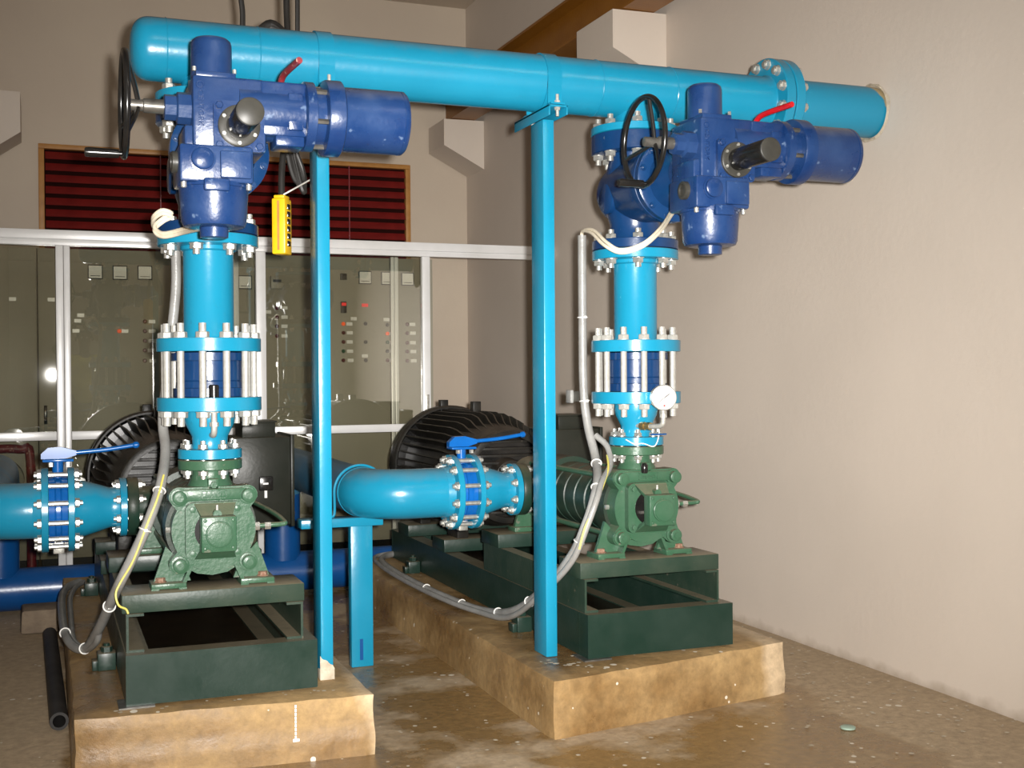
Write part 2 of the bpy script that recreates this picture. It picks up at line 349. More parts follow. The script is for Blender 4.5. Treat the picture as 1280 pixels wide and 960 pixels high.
# ------------------------------------------------------------------ setting
def struct(o): o['kind'] = 'structure'; return o
def gridplane(name, m, x0, x1, y0, y1, z, nx, ny, amp):
    s = MB(); vs = []; fs = []
    for j in range(ny+1):
        for i in range(nx+1):
            x = x0+(x1-x0)*i/nx; y = y0+(y1-y0)*j/ny
            vs.append((x, y, z+amp*noise.noise(Vector((x*2.3, y*2.3, 0)))-amp))
    for j in range(ny):
        for i in range(nx): a = j*(nx+1)+i; fs.append((a, a+1, a+nx+2, a+nx+1))
    s.raw(vs, fs); return struct(s.build(name, m))
gridplane('floor', 'floor', WL-.2, WR+.2, YF-.2, YB+.2, 0, 60, 160, .003)
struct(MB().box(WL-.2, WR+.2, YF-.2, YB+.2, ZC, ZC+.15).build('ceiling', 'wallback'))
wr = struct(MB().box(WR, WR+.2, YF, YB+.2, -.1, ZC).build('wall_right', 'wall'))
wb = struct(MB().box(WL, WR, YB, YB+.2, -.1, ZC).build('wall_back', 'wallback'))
wl = struct(MB().box(WL-.2, WL, YF, YB+.2, -.1, ZC).build('wall_left', 'wall'))
struct(MB().box(WL, WR, YF-.2, YF, -.1, ZC).build('wall_front', 'wall'))
def corbel(y0, y1, wall, x0, x1, zt, zm, zb):
    s = MB(); s.prism([(x0, zt), (x1, zt-.004), (x1, zm), (x0, zb)], 'y', y0, y1)
    return struct(s.build(wall, 'wall'))
corbel(5.885, 6.36, 'trim_1', WR, 2.9, 3.248, 3.035, 2.87)
corbel(8.86, 9.26, 'trim_2', WR, 2.9, 3.248, 3.04, 2.868)
corbel(8.86, 9.26, 'trim_3', WL, -.155, 3.215, 2.935, 2.70)
# broken plaster round the header's hole in the right wall
s = MB(); vs = []; fs = []; n = 40
for k, (dx, rr, js) in enumerate(((-.001, .106, .003), (-.007, .112, .004), (-.001, .122, .012))):
    for i in range(n):
        a = 2*PI*i/n; r = rr+js*noise.noise(Vector((math.cos(a)*2.2, math.sin(a)*2.2, k*3)))
        vs.append((WR+dx-.001, 4.12+r*math.cos(a), 2.335+r*math.sin(a)))
for k in range(2):
    for i in range(n): fs.append((k*n+i, k*n+(i+1) % n, (k+1)*n+(i+1) % n, (k+1)*n+i))
s.raw(vs, fs); s.build('plaster_rim', 'mortar', wr)

# louvred window high on the back wall
w1 = thing('window_1', 'wide red louvred window with an orange frame high on the back wall', 'window', (1.35, YB, 2.0)); struct(w1)
fr = MB()
fr.box(0-.045, 2.735, YB-.05, YB+.02, 2.9, 2.935, .004); fr.box(-.045, -.005, YB-.05, YB+.02, 1.95, 2.9, .004); fr.box(2.695, 2.735, YB-.05, YB+.02, 1.95, 2.9, .004); fr.box(-.045, 2.735, YB-.05, YB+.02, 1.91, 1.95, .004)
fr.build('window_frame', 'wood', w1)
MB().box(-.005, 2.695, YB-.004, YB, 1.95, 2.9).build('gap_shade_sheet', 'louvergap', w1)  # dark sheet colours in the shade between the blades
bl = MB(); bl.prism([(-.036, -.030), (-.030, -.034), (.012, .020), (.006, .024)], 'x', 0, 2.69); blm = bl.mesh('louver_blade', 'louver')
for i in range(11):
    inst('louver_blade', blm, w1, (.002, YB-.02, 2.86-i*.083))
for x in (.80, 1.7, 2.23):
    MB().box(x-.004, x+.004, YB-.062, YB-.056, 1.95, 2.9).build('louver_cord', 'redworn', w1)

# crane runway beam along the right wall
cb = MB()
xc = 3.055; zb0, zt0 = 3.25, 3.52
cb.prism([(xc-.1, zb0), (xc+.1, zb0), (xc+.1, zb0+.016), (xc+.008, zb0+.022), (xc+.008, zt0-.022), (xc+.1, zt0-.016), (xc+.1, zt0), (xc-.1, zt0), (xc-.1, zt0-.016), (xc-.008, zt0-.022), (xc-.008, zb0+.022), (xc-.1, zb0+.016)], 'y', -1.0, YB-.02)
tag(cb.build('crane_beam', 'crane', base=(xc, 5, zb0)), 'ochre steel crane runway beam resting on the wall corbels', 'beam')

# aluminium partition with tinted glass, and the control cabinets behind it
YG = 7.51
pt = thing('glass_partition', 'white aluminium partition with tinted glass panes in front of the control cabinets', 'partition', (1.3, YG, 0))
s = MB(); s.box(WL+.005, WR-.005, YG-.025, YG+.035, 2.06, 2.115, .003); s.box(WL+.005, WR-.005, YG-.015, YG+.03, 2.025, 2.06, .002); s.build('top_rail', 'alu', pt)
for x0, x1 in ((.052, .094), (.096, .131), (1.217, 1.276), (2.296, 2.348)):
    MB().box(x0, x1, YG-.02, YG+.03, 0, 2.024, .003).build('mullion', 'alu', pt)
for x0, x1 in ((1.074, 1.118), (2.098, 2.12), (2.124, 2.147)):
    MB().box(x0, x1, YG+.035, YG+.06, .06, 2.02, .002).build('sliding_stile', 'alu', pt)
for x0, x1 in ((WL+.005, .05), (.133, 1.215), (1.278, 2.294)):
    MB().box(x0, x1, YG-.012, YG+.025, .88, .93, .003).build('middle_rail', 'alu', pt)
    MB().box(x0, x1, YG-.012, YG+.025, 0, .07, .003).build('bottom_rail', 'alu', pt)
    MB().box(x0, x1, YG+.004, YG+.009, .93, 2.025).build('glass_pane', 'glass', pt)
    MB().box(x0, x1, YG+.004, YG+.009, .07, .88).build('glass_pane', 'glass', pt)
MB().box(2.312, 2.335, YG-.028, YG-.02, .98, 1.12, .002).build('door_latch', 'zinc', pt)

YC = 8.2
def cabinet(x0, x1, label):
    c = thing('control_cabinet', label, 'cabinet', ((x0+x1)/2, YC+.25, 0), 'control cabinets behind the glass')
    MB().box(x0, x1, YC+.02, YC+.5, .08, 2.08, .004).build('body', 'cabinet', c)
    MB().box(x0+.01, x1-.01, YC+.03, YC+.49, .001, .08).build('plinth', 'black', c)
    d = MB().box(x0+.006, x1-.006, YC, YC+.019, .1, 1.995, .003).build('door', 'cabinet', c)
    MB().box(x0+.03, x0+.05, YC-.012, YC, .95, 1.07, .003).build('handle', 'black', d)
    return c
ca = cabinet(WL+.03, -.056, 'grey control cabinet in the corner, with a single white nameplate')
cb_ = cabinet(-.052, .774, 'grey control cabinet with three square meters in a row over a column of lamps')
cc = cabinet(.778, 1.722, 'grey control cabinet with a small energy meter and four dark lamps')
cd = cabinet(1.726, 2.594, 'grey control cabinet with lit red displays and three columns of lamps')
def owner(x): return ca if x < -.054 else cb_ if x < .776 else cc if x < 1.724 else cd
mt = MB().box(-.046, .046, -.012, 0, -.046, .046, .002).mesh('meter', 'print')
mf = MB().box(-.040, .040, -.0145, -.0115, -.040, .040).mesh('meter_face', 'meterface')
mp = MB().box(-.03, .03, -.0155, -.0145, -.028, -.024).mesh('meter_scale', 'print')
for x, z in ((.297, 1.932), (.45, 1.93), (.606, 1.934), (1.256, 1.885), (2.09, 1.936), (2.252, 1.934), (2.4, 1.932)):
    o = inst('meter', mt, owner(x), (x, YC, z)); inst('meter_face', mf, o, (x, YC, z)); inst('meter_scale', mp, o, (x, YC, z))
o = MB((1.469, YC, 1.889)).box(-.042, .042, -.03, 0, -.045, .045, .003).build('energy_meter', 'cabinet', cc)
MB((1.469, YC, 1.889)).box(-.028, .028, -.032, -.03, .0, .018).build('counter_window', 'print', o)
MB((1.935, YC, 1.939)).box(-.022, .022, -.02, 0, -.022, .022, .002).build('relay', 'capgrey', cd)
o = MB((1.934, YC, 1.725)).box(-.02, .02, -.02, 0, -.04, .04, .002).build('controller', 'print', cd)
MB((1.934, YC, 1.745)).box(-.016, .016, -.022, -.02, -.01, .012).build('lit_display', 'redglow', o)
MB((2.088, YC, 1.742)).box(-.022, .022, -.01, 0, -.011, .011).build('lit_display', 'redglow', cd)
lb = MB().box(-.021, .021, -.006, 0, -.0115, .0115).mesh('nameplate', 'white')
for x, z in ((.029, 1.748), (.206, 1.65), (.187, 1.614), (.176, 1.549), (.477, 1.549), (1.522, 1.715), (1.522, 1.652), (1.521, 1.589), (1.521, 1.523), (1.41, 1.686), (1.815, 1.749), (2.007, 1.646), (1.975, 1.609), (1.978, 1.547), (1.977, 1.483), (1.979, 1.418), (1.982, 1.354), (2.085, 1.385), (2.244, 1.642), (2.286, 1.543), (2.286, 1.481), (2.286, 1.419), (2.286, 1.353), (2.435, 1.61), (2.438, 1.547), (2.437, 1.479), (2.44, 1.416), (2.442, 1.35), (.648, 1.613), (.648, 1.55), (.647, 1.486), (.641, 1.423), (.651, 1.354), (-.2, 1.748)):
    inst('nameplate', lb, owner(x), (x, YC, z))
def lampm(m): return MB().cyl((0, 0, 0), (0, -.016, 0), .0135, 14, .004).mesh('pilot_lamp', m)
LM = {k: lampm(k) for k in ('darkred', 'orangeglow', 'green_l', 'capgrey')}
for x, z, k in ((1.47, 1.714, 0), (1.47, 1.651, 0), (1.469, 1.588, 0), (1.469, 1.522, 0), (1.932, 1.609, 1), (1.932, 1.547, 0), (1.931, 1.483, 0), (1.931, 1.418, 2), (1.93, 1.354, 0), (2.249, 1.605, 3), (2.249, 1.543, 1), (2.249, 1.481, 2), (2.248, 1.418, 3), (2.248, 1.353, 0), (2.395, 1.61, 0), (2.394, 1.547, 0), (2.394, 1.478, 0), (2.393, 1.416, 0), (2.393, 1.35, 0), (.603, 1.613, 0), (.602, 1.55, 0), (.602, 1.486, 0), (.601, 1.423, 0), (.6, 1.355, 0), (.442, 1.549, 1), (2.09, 1.612, 3), (2.09, 1.483, 3), (2.09, 1.354, 3)):
    inst('pilot_lamp', LM[('darkred', 'orangeglow', 'green_l', 'capgrey')[k]], owner(x), (x, YC, z))
# solid stand-in for the red and grey shapes in the lower glass
t = thing('red_tube_arch', 'red bent tube arch with a pale drum shape behind the lower glass', 'stand', (-.25, 7.9, 0))
MB().tube([(-.42, 7.9, 0), (-.42, 7.9, .70), (-.36, 7.9, .80), (-.16, 7.9, .81), (-.10, 7.9, .74), (-.10, 7.9, 0)], .028, 10).build('tube_frame', 'redworn', t)
MB().lathe((-.27, 7.80, .62), 'y', [(0, .02), (.01, .1), (.04, .135), (.15, .135), (.19, .1), (.2, .02)], 24).build('drum', 'cabinet', t)

# ------------------------------------------------------------------ concrete plinths
def plinth(x0, x1, yl, yr, y1, label):
    """poured block, front face slightly skewed, with a form-board ledge half way up and chipped edges"""
    bm = bmesh.new(); bmesh.ops.create_cube(bm, size=1)
    bmesh.ops.subdivide_edges(bm, edges=[e for e in bm.edges if abs(e.verts[0].co.y-e.verts[1].co.y) > .5], cuts=60, use_grid_fill=True)
    bmesh.ops.subdivide_edges(bm, edges=[e for e in bm.edges if abs(e.verts[0].co.x-e.verts[1].co.x) > .5], cuts=26, use_grid_fill=True)
    bmesh.ops.subdivide_edges(bm, edges=[e for e in bm.edges if abs(e.verts[0].co.z-e.verts[1].co.z) > .5], cuts=7, use_grid_fill=True)
    for p in bm.verts:
        a, b, c = p.co.x+.5, p.co.y+.5, p.co.z+.5
        yf = yl+(yr-yl)*a
        x = x0+(x1-x0)*a; y = yf+(y1-yf)*b; z = -.01+.2095*c
        edge = (a < .001)+(a > .999)+(b < .001)+(b > .999)+(c > .999)
        q = Vector((x*9, y*9, z*9)); am = .002 if edge < 2 else .006
        if edge >= 2:
            x += .005 if a < .001 else -.005 if a > .999 else 0; y += .006 if b < .001 else 0; z -= .006 if c > .999 else 0
        if c < .5 and b < .001: y -= .008
        if c < .5 and a < .001: x -= .005
        p.co = Vector((x+am*noise.noise(q), y+am*noise.noise(q+Vector((7, 3, 1))), z+(am if c > .9 else 0)*.8*noise.noise(q+Vector((1, 9, 4)))))
    bx, by = (x0+x1)/2, (yl+y1)/2
    for p in bm.verts: p.co -= Vector((bx, by, 0))
    bmesh.ops.recalc_face_normals(bm, faces=bm.faces)
    me = bpy.data.meshes.new('concrete_plinth'); bm.to_mesh(me); bm.free(); me.materials.append(M['plinth'])
    for p in me.polygons: p.use_smooth = True
    me.set_sharp_from_angle(angle=math.radians(35))
    o = bpy.data.objects.new('concrete_plinth', me); COL.objects.link(o); o.location = (bx, by, 0)
    return tag(o, label, 'plinth', 'concrete pump plinths')
plinth(.065, 1.0, 3.90, 3.83, 6.7, 'stained concrete plinth with a white paint drip, by the capped header end')
plinth(1.605, 2.68, 3.745, 3.95, 6.7, 'stained concrete plinth with a pale dry corner beside the bare plaster wall')

# ------------------------------------------------------------------ pump set (built once, then copied)
ZS = .742                       # shaft height
A = 'by the capped end of the header'
B = 'beside the wall the header enters'
SET = []                        # (object, label of the copy)
o3 = (XL, 0, 0)
def P(): return MB(o3)

# --- base frame
f = thing('base_frame', 'dark green welded channel base frame under the pump '+A, 'frame', (XL, 4.3, .2), 'pump base frames')
P().prism([(3.955, .206), (3.955, .366), (4.03, .366), (4.03, .355), (3.967, .355), (3.967, .217), (4.03, .217), (4.03, .206)], 'x', -.279, .317).box(-.287, -.279, 3.955, 4.03, .206, .366).box(.317, .325, 3.955, 4.03, .206, .366).build('front_channel', 'darkgreen', f)
for x0, sg in ((-.287, 1), (.325, -1)):
    xa, xb = sorted((x0, x0+sg*.01)); xc_, xd = sorted((x0, x0+sg*.075))
    x1_, x2_ = x0+sg*.01, x0+sg*.075
    P().prism([(x0, .206), (x0, .365), (x2_, .365), (x2_, .355), (x1_, .355), (x1_, .217), (x2_, .217), (x2_, .206)], 'y', 4.031, 6.605).build('side_rail', 'darkgreen', f)
P().box(-.287, .325, 6.61, 6.62, .208, .366).build('rear_channel', 'darkgreen', f)
for x0, sg in ((-.283, 1), (.285, -1)):
    xa, xb = sorted((x0, x0+sg*.008)); xc_, xd = sorted((x0, x0+sg*.055))
    x1_, x2_ = x0+sg*.008, x0+sg*.055; P().prism([(x0, .3665), (x0, .49), (x2_, .49), (x2_, .482), (x1_, .482), (x1_, .375), (x2_, .375), (x2_, .3665)], 'y', 3.99, 5.08).build('pedestal_channel', 'dustgreen', f)
for y0, y1, z0, z1, mm in ((4.0, 4.2, .49, .55, 'dustgreen'), (4.86, 5.08, .49, .55, 'darkgreen'), (5.62, 5.82, .367, .43, 'darkgreen'), (6.25, 6.45, .367, .43, 'darkgreen')):
    P().box(-.295, .292, y0, y1, z0+.0005, z1, .003).build('cross_beam', mm, f)
for y in (4.49, 6.05):
    c = P().box(-.352, -.29, y, y+.07, .2, .262, .003).box(-.37, -.352, y+.01, y+.06, .2, .235, .002).build('anchor_clip', 'darkgreen', f)
    P().lathe((-.32, y+.035, .262), 'z', [(0, .02), (.018, .02), (.02, .017)], 6).cyl((-.32, y+.035, .282), (-.32, y+.035, .292), .011, 10).build('anchor_nut', 'darkgreen', c)
P().box(-.27, .31, 3.99, 6.6, .207, .212).build('dark_tray', 'tray_dark', f)  # near-black sheet across the inside of the frame
P().box(-.31, -.2, 3.935, 4.05, .2005, .2058).build('shim_plate', 'steel', f)
SET.append((f, 'dark green welded channel base frame under the pump '+B))

# --- multistage pump
p = thing('multistage_pump', 'green cast multistage pump '+A, 'pump', (XL, 4.3, .55), 'green multistage pumps')
def polar(fn, n=120): return [(fn(2*PI*i/n)*math.cos(2*PI*i/n), ZS+fn(2*PI*i/n)*math.sin(2*PI*i/n)) for i in range(n)]
def cover(a):
    c, s_ = math.cos(a), math.sin(a); r = .136
    for sx in (-1, 1):
        for sz in (-1, 1):
            lx, lz = .111*sx, .111*sz; b = c*lx+s_*lz; q = b*b-(lx*lx+lz*lz)+.033**2
            if b > 0 and q > 0: r = max(r, b+math.sqrt(q))
    if s_ > .2:
        rt_ = .142/s_
        if abs(rt_*c) < .115: r = max(r, rt_)
    return r
cv = P().prism(polar(cover), 'y', 4.035, 4.105).build('front_cover', 'green', p, 30)
P().box(-.108, .108, 4.024, 4.036, ZS+.098, ZS+.136, .004).build('top_rib', 'green', p)
fz = ZS+.117
lf = MB(o3)
for b_ in ((-.04, .04, fz+.0105, fz+.013), (-.04, .04, fz-.013, fz-.0105), (-.04, -.0375, fz-.013, fz+.013), (.0375, .04, fz-.013, fz+.013)): lf.box(b_[0], b_[1], 4.021, 4.025, b_[2], b_[3])
lf.build('cast_logo_border', 'green', p)
R90 = Matrix.Rotation(PI/2, 3, 'X').to_quaternion()
inst('cast_lettering', text_mesh('caprari', .021, .003, 'green'), p, (XL, 4.0235, fz), rot=R90)
sq = []
for k in range(4):
    cx, cz = ((.068, .068), (-.068, .068), (-.068, -.068), (.068, -.068))[k]
    for i in range(7):
        a = PI/2*k+PI/2*i/6; sq.append((cx+.026*math.cos(a), ZS+cz+.026*math.sin(a)))
P().prism(sq, 'y', 4.005, 4.035).build('bracket_plate', 'green', p)
P().lathe((0, 4.003, ZS), 'y', [(0, .066), (.003, .066)], 32).build('recess_shade', 'black', p)  # flat black disc paints the dark of the bracket opening
P().cyl((0, 3.955, ZS), (0, 4.003, ZS), .024, 16).box(-.05, -.03, 3.99, 4.003, ZS-.02, ZS-.01).build('shaft_gland', 'steel', p)
vs = [(-.068, 4.006, ZS+.092), (.068, 4.006, ZS+.092), (.05, 3.95, ZS+.054), (-.05, 3.95, ZS+.054), (-.05, 4.006, ZS+.062), (.05, 4.006, ZS+.062), (.045, 3.95, ZS+.036), (-.045, 3.95, ZS+.036)]
P().raw(vs, [(0, 1, 2, 3), (4, 7, 6, 5), (0, 3, 7, 4), (1, 5, 6, 2), (3, 2, 6, 7), (0, 4, 5, 1)]).build('bearing_bracket', 'green', p)
vs = [(x, y, 2*ZS-z) for x, y, z in vs]
P().raw(vs, [(0, 3, 2, 1), (4, 5, 6, 7), (0, 4, 7, 3), (1, 2, 6, 5), (3, 7, 6, 2), (0, 1, 5, 4)]).build('bearing_bracket', 'green', p)
P().cyl((0, 3.985, ZS+.06), (0, 3.945, ZS+.06), .014, 14).build('grease_boss', 'green', p)
bh = P().box(-.056, .056, 3.905, 3.955, ZS-.058, ZS+.057, .005).build('bearing_housing', 'green', p)
P().lathe((0, 3.905, ZS), (0, -1, 0), [(0, .043), (.007, .043), (.0085, .041), (.0085, .039), (.011, .038), (.0115, .034)], 36).build('bearing_cap', 'green', bh)
for sx in (-.044, .044):
    for sz in (-.045, .045): P().lathe((sx, 3.905, ZS+sz), (0, -1, 0), [(0, .006), (.004, .006), (.005, .004)], 6).build('cap_screw', 'green', bh)
P().cyl((0, 3.953, ZS+.07), (0, 3.953, ZS+.09), .0045, 10).build('grease_nipple', 'stud', p)
for sx in (-.072, .072):
    for sz in (-.072, .072): P().lathe((sx, 4.005, ZS+sz), (0, -1, 0), [(0, .014), (.003, .014), (.003, .011), (.012, .011), (.013, .008)], 6).build('plate_bolt', 'green', p)
for sx in (-.111, .111):
    for sz in (-.111, .111):
        P().cyl((sx, 4.0, ZS+sz), (sx, 4.92, ZS+sz), .0115, 12).lathe((sx, 4.035, ZS+sz), (0, -1, 0), [(0, .030), (.008, .030), (.009, .027), (.009, .0225), (.03, .0225), (.032, .019)], 6 if False else 24).build('tie_rod', 'green', p)
P().lathe((0, 4.105, ZS), 'y', [(0, .15), (.10, .15), (.115, .13), (.12, .126)]+[q for k in range(5) for q in ((.125+k*.1, .122), (.128+k*.1, .128), (.215+k*.1, .128), (.218+k*.1, .122))], 40).build('stage_barrel', 'barrel', p)
dn_ = P().lathe((0, 4.12, ZS+.10), 'z', [(0, .085), (.03, .082), (.06, .066), (.085, .060), (.095, .062)], 32).build('discharge_neck', 'green', p)
P().lathe((0, 4.12, .938), 'z', [(0, .102), (.003, .105), (.031, .105), (.033, .102)], 40).build('discharge_flange', 'green', p)
P().box(-.018, .018, 4.035, 4.075, .872, .91, .003).lathe((0, 4.035, .89), (0, -1, 0), [(0, .012), (.01, .011)], 6).build('vent_plug', 'green', p)
for sg in (-1, 1):
    fp = P()
    fp.prism([(sg*.19, .57), (sg*.15, ZS-.055), (sg*.09, ZS-.12), (sg*.07, .57)], 'y', 4.09, 4.108)
    fp.box(*sorted((sg*.2, sg*.088)), 4.045, 4.15, .553, .571, .003)
    fp.box(*sorted((sg*.2, sg*.175)), 4.043, 4.15, .5505, .556).box(*sorted((sg*.113, sg*.088)), 4.043, 4.15, .5505, .556)
    fp.prism([(sg*.100, .571), (sg*.088, .571), (sg*.062, .632), (sg*.074, .634)], 'y', 4.05, 4.1)
    ft = fp.build('foot', 'green', p)
    P().cyl((sg*.168, 4.09, .571), (sg*.168, 4.09, .574), .02, 16).lathe((sg*.168, 4.09, .574), 'z', [(0, .016), (.01, .016), (.012, .013)], 6).build('foot_bolt', 'rust', ft)
    rf = P().prism([(sg*.19, .57), (sg*.15, ZS-.03), (sg*.09, ZS-.1), (sg*.07, .57)], 'y', 4.93, 4.95).box(*sorted((sg*.2, sg*.088)), 4.9, 4.99, .5505, .571, .003).build('foot', 'green', p)
P().prism([(-.09, .615), (-.06, .632), (.06, .632), (.09, .615), (.05, .592), (0, .584), (-.05, .592)], 'y', 4.085, 4.1).build('foot_web', 'green', p)
P().lathe((0, 4.723, ZS), 'y', [(0, .12), (.003, .15), (.20, .15), (.215, .14), (.22, .09), (.25, .08), (.28, .08)], 40).build('suction_casing', 'barrel', p)
P().lathe((-.1, 4.82, .75), (-1, 0, 0), [(0, .08), (.07, .076), (.088, .078), (.089, .110), (.092, .112), (.126, .112), (.129, .110)], 36).build('suction_nozzle', 'barrel', p)
P().lathe((0, 5.0, ZS), 'y', [(0, .12), (.004, .125), (.18, .125), (.184, .12)], 32).build('coupling_guard', 'dustgreen', p)
P().cyl((0, 5.18, ZS), (0, 5.47, ZS), .045, 18).build('coupling', 'steel', p)
tb = P().tube([(.125, 4.075, ZS+.0), (.19, 4.07, ZS+.002), (.228, 4.07, ZS+.003), (.243, 4.085, ZS+.008), (.225, 4.25, ZS+.028), (.17, 4.6, ZS+.05), (.13, 4.75, ZS+.05)], .0085, 10).build('balance_tube', 'green', p)
P().lathe((.172, 4.07, ZS), 'x', [(0, .013), (.02, .013)], 6).lathe((.135, 4.073, ZS), 'x', [(0, .015), (.02, .015)], 6).build('compression_nut', 'zinc', tb)
P().lathe((-.135, 4.09, ZS), (-1, 0, 0), [(0, .01), (.014, .01), (.016, .007)], 6).build('drain_plug', 'zinc', p)
SET.append((p, 'green cast multistage pump '+B))

# --- electric motor
m = thing('electric_motor', 'black finned electric motor behind the pump '+A, 'motor', (XL, 6.0, .43), 'black finned motors')
P().lathe((0, 5.58, ZS), 'y', [(0, .2), (.02, .245), (.06, .258), (.86, .258), (.88, .25)], 48).build('body', 'motor', m)
fin = MB(); fin.prism([(5.60, .245), (5.66, .272), (5.70, .302), (5.78, .316), (6.42, .316), (6.42, .245)], 'x', -.0035, .0035)
fmesh = fin.mesh('fin', 'motor', base=(0, 0, 0))
for i in range(44):
    an = 2*PI*i/44
    d = (an+PI) % (2*PI)-PI
    if abs(an-PI) < .55: continue                     # feet side
    if 1.05 < an < 1.95: continue                     # terminal box side
    q = Matrix.Rotation(an, 3, 'Y').to_quaternion()
    inst('fin', fmesh, m, (XL, 0, ZS), rot=q)
P().lathe((0, 6.40, ZS), 'y', [(0, .325), (.01, .334), (.06, .334), (.07, .325), (.07, .31), (0, .316)], 56, closed=True).build('rear_ring', 'motor', m)
P().lathe((0, 6.44, ZS), 'y', [(0, .30), (.03, .315), (.14, .31), (.17, .27), (.175, .2)], 48).build('fan_cowl', 'black', m)
P().lathe((0, 5.47, ZS), 'y', [(0, .215), (.005, .228), (.045, .232), (.05, .226), (.11, .25), (.11, .20), (0, .20)], 48, closed=True).build('front_ring', 'motor', m)
P().lathe((0, 5.53, ZS), 'y', [(0, .205), (.05, .205)], 40).build('end_shield', 'black', m)
for k in range(-5, 6):
    z = k*.035; hw = math.sqrt(max(.2**2-z*z, 1e-4))
    P().box(-hw, hw, 5.485, 5.53, ZS+z-.006, ZS+z+.006, .001).build('vent_slat', 'motor', m)
P().lathe((0, 5.44, ZS), 'y', [(0, .07), (.005, .085), (.09, .095)], 30).build('bearing_hub', 'motor', m)
for sx in (-.22, .16):
    for y in (5.64, 6.27): P().box(sx, sx+.06, y, y+.16, .431, .56, .004).build('foot', 'motor', m)
tbx = P().box(.285, .555, 5.62, 5.95, .55, .962, .004).box(.25, .29, 5.68, 5.9, .62, .9).build('terminal_box', 'box', m)
P().box(.555, .572, 5.605, 5.965, .54, .972, .004).build('box_lid', 'box', tbx)
for z in (.6, .68, .76, .84, .91): P().lathe((.572, 5.64, z), 'x', [(0, .007), (.006, .007)], 6).lathe((.572, 5.93, z), 'x', [(0, .007), (.006, .007)], 6).build('lid_screw', 'steel', tbx)
P().box(.335, .49, 5.64, 5.86, .962, 1.03, .003).box(.328, .497, 5.633, 5.867, 1.03, 1.038, .002).build('auxiliary_box', 'box', m)
iso = P().box(.405, .468, 5.585, 5.62, .715, .78, .004).build('isolator', 'black', m)
P().box(.42, .445, 5.583, 5.585, .744, .752).build('isolator_label', 'white', iso)
P().box(.43, .442, 5.6, 5.612, .68, .714).build('isolator_lead', 'tie', iso)
for x, y in ((-.03, 6.41), (-.01, 5.92)): P().box(x-.022, x+.022, y, y+.05, ZS+.30, ZS+.365, .003).build('lifting_lug', 'motor', m)
SET.append((m, 'black finned electric motor behind the pump '+B))

# --- discharge reducer
r = thing('discharge_reducer', 'cyan flanged discharge reducer on the pump '+A, 'pipe reducer', (XL, 4.12, .976), 'cyan discharge reducers')
P().lathe((0, 4.12, .974), 'z', [(0, .1), (.002, .105), (.032, .105), (.034, .1), (.034, .062), (.05, .058), (.075, .06), (.115, .08), (.135, .084), (.161, .084), (.161, .17), (.163, .172), (.204, .172), (.206, .17), (.206, .06), (0, .05)], 56, closed=True).build('cone', 'cyan', r)
bolt_ring(r, (XL, 4.12, 0), 'z', .084, 8, .936, 1.01, .0085, phase=.5, tail=.012)
SET.append((r, 'cyan flanged discharge reducer on the pump '+B))
# --- wafer check valve with long studs
k = thing('check_valve', 'dark blue check valve caged by long studs, '+A, 'valve', (XL, 4.12, 1.182), 'blue wafer check valves')
P().lathe((0, 4.12, 1.182), 'z', [(0, .10), (0, .118), (.028, .118), (.03, .11), (.05, .108), (.052, .1055), (.055, .108), (.118, .108), (.12, .124), (.146, .124), (.149, .10)], 48).build('body', 'navy', k)
for i in range(12):
    an = 2*PI*(i+.5)/12; me = bolt_mesh(1.134, 1.376, .0118, .028, 'stud')
    inst('stud', me, k, (XL+.147*math.cos(an), 4.12+.147*math.sin(an), 1.134), 'z')
SET.append((k, 'dark blue check valve caged by long studs, '+B))
# --- spool pipe
q = thing('spool_pipe', 'cyan vertical flanged spool pipe '+A, 'pipe', (XL, 4.12, 1.332), 'cyan spool pipes')
P().lathe((0, 4.12, 1.332), 'z', [(0, .06), (0, .17), (.002, .172), (.042, .172), (.044, .17), (.044, .088), (.052, .083), (.335, .083), (.34, .092), (.352, .092), (.353, .164), (.355, .166), (.386, .166), (.388, .164), (.388, .06)], 56, closed=True).build('spool', 'cyan', q)
SET.append((q, 'cyan vertical flanged spool pipe '+B))
# --- gate valve
ZV = 1.948
g = thing('gate_valve', 'navy blue cast gate valve under the header, '+A, 'valve', (XL, 4.12, 1.722), 'blue gate valves')
P().lathe((0, 4.12, 1.722), 'z', [(0, .16), (.002, .166), (.034, .166), (.037, .163), (.039, .105), (.06, .096), (.1, .096), (.16, .115), (.226, .122), (.3, .11), (.345, .098), (.366, .105), (.368, .163), (.371, .167), (.437, .167), (.439, .163)], 52).build('body', 'navy', g)
P().lathe((0, 4.23, ZV), (0, -1, 0), [(0, .09), (.01, .115), (.06, .128), (.25, .128), (.27, .134), (.36, .134)], 48).build('bonnet_barrel', 'navy', g)
P().lathe((0, 3.86, ZV), (0, -1, 0), [(0, .145), (.003, .152), (.028, .152), (.030, .147), (.032, .147), (.034, .152), (.06, .152), (.064, .145), (.066, .11), (.1, .1), (.2, .07), (.26, .07)], 52).build('bonnet', 'navy', g)
for sg in (-1, 1): P().lathe((sg*.10, 4.12, ZV-.03), (sg, 0, 0), [(0, .06), (.022, .06), (.028, .052)], 28).build('seat_boss', 'navy', g)
for i in range(12):
    an = 2*PI*(i+.5)/12
    inst('bonnet_bolt', bolt_mesh(0, .064, .006, .006, 'navy'), g, (XL+.138*math.cos(an), 3.796, ZV+.138*math.sin(an)), 'y')
bolt_ring(g, (XL, 4.12, 0), 'z', .139, 8, 1.684, 1.758, .0115, phase=.5, tail=.016)
bolt_ring(g, (XL, 4.12, 0), 'z', .139, 8, 2.09, 2.192, .0115, phase=.5, tail=.018)
P().lathe((0, 4.12, 1.7195), 'z', [(0, .158), (.003, .158)], 40).build('gasket', 'gasket', g)
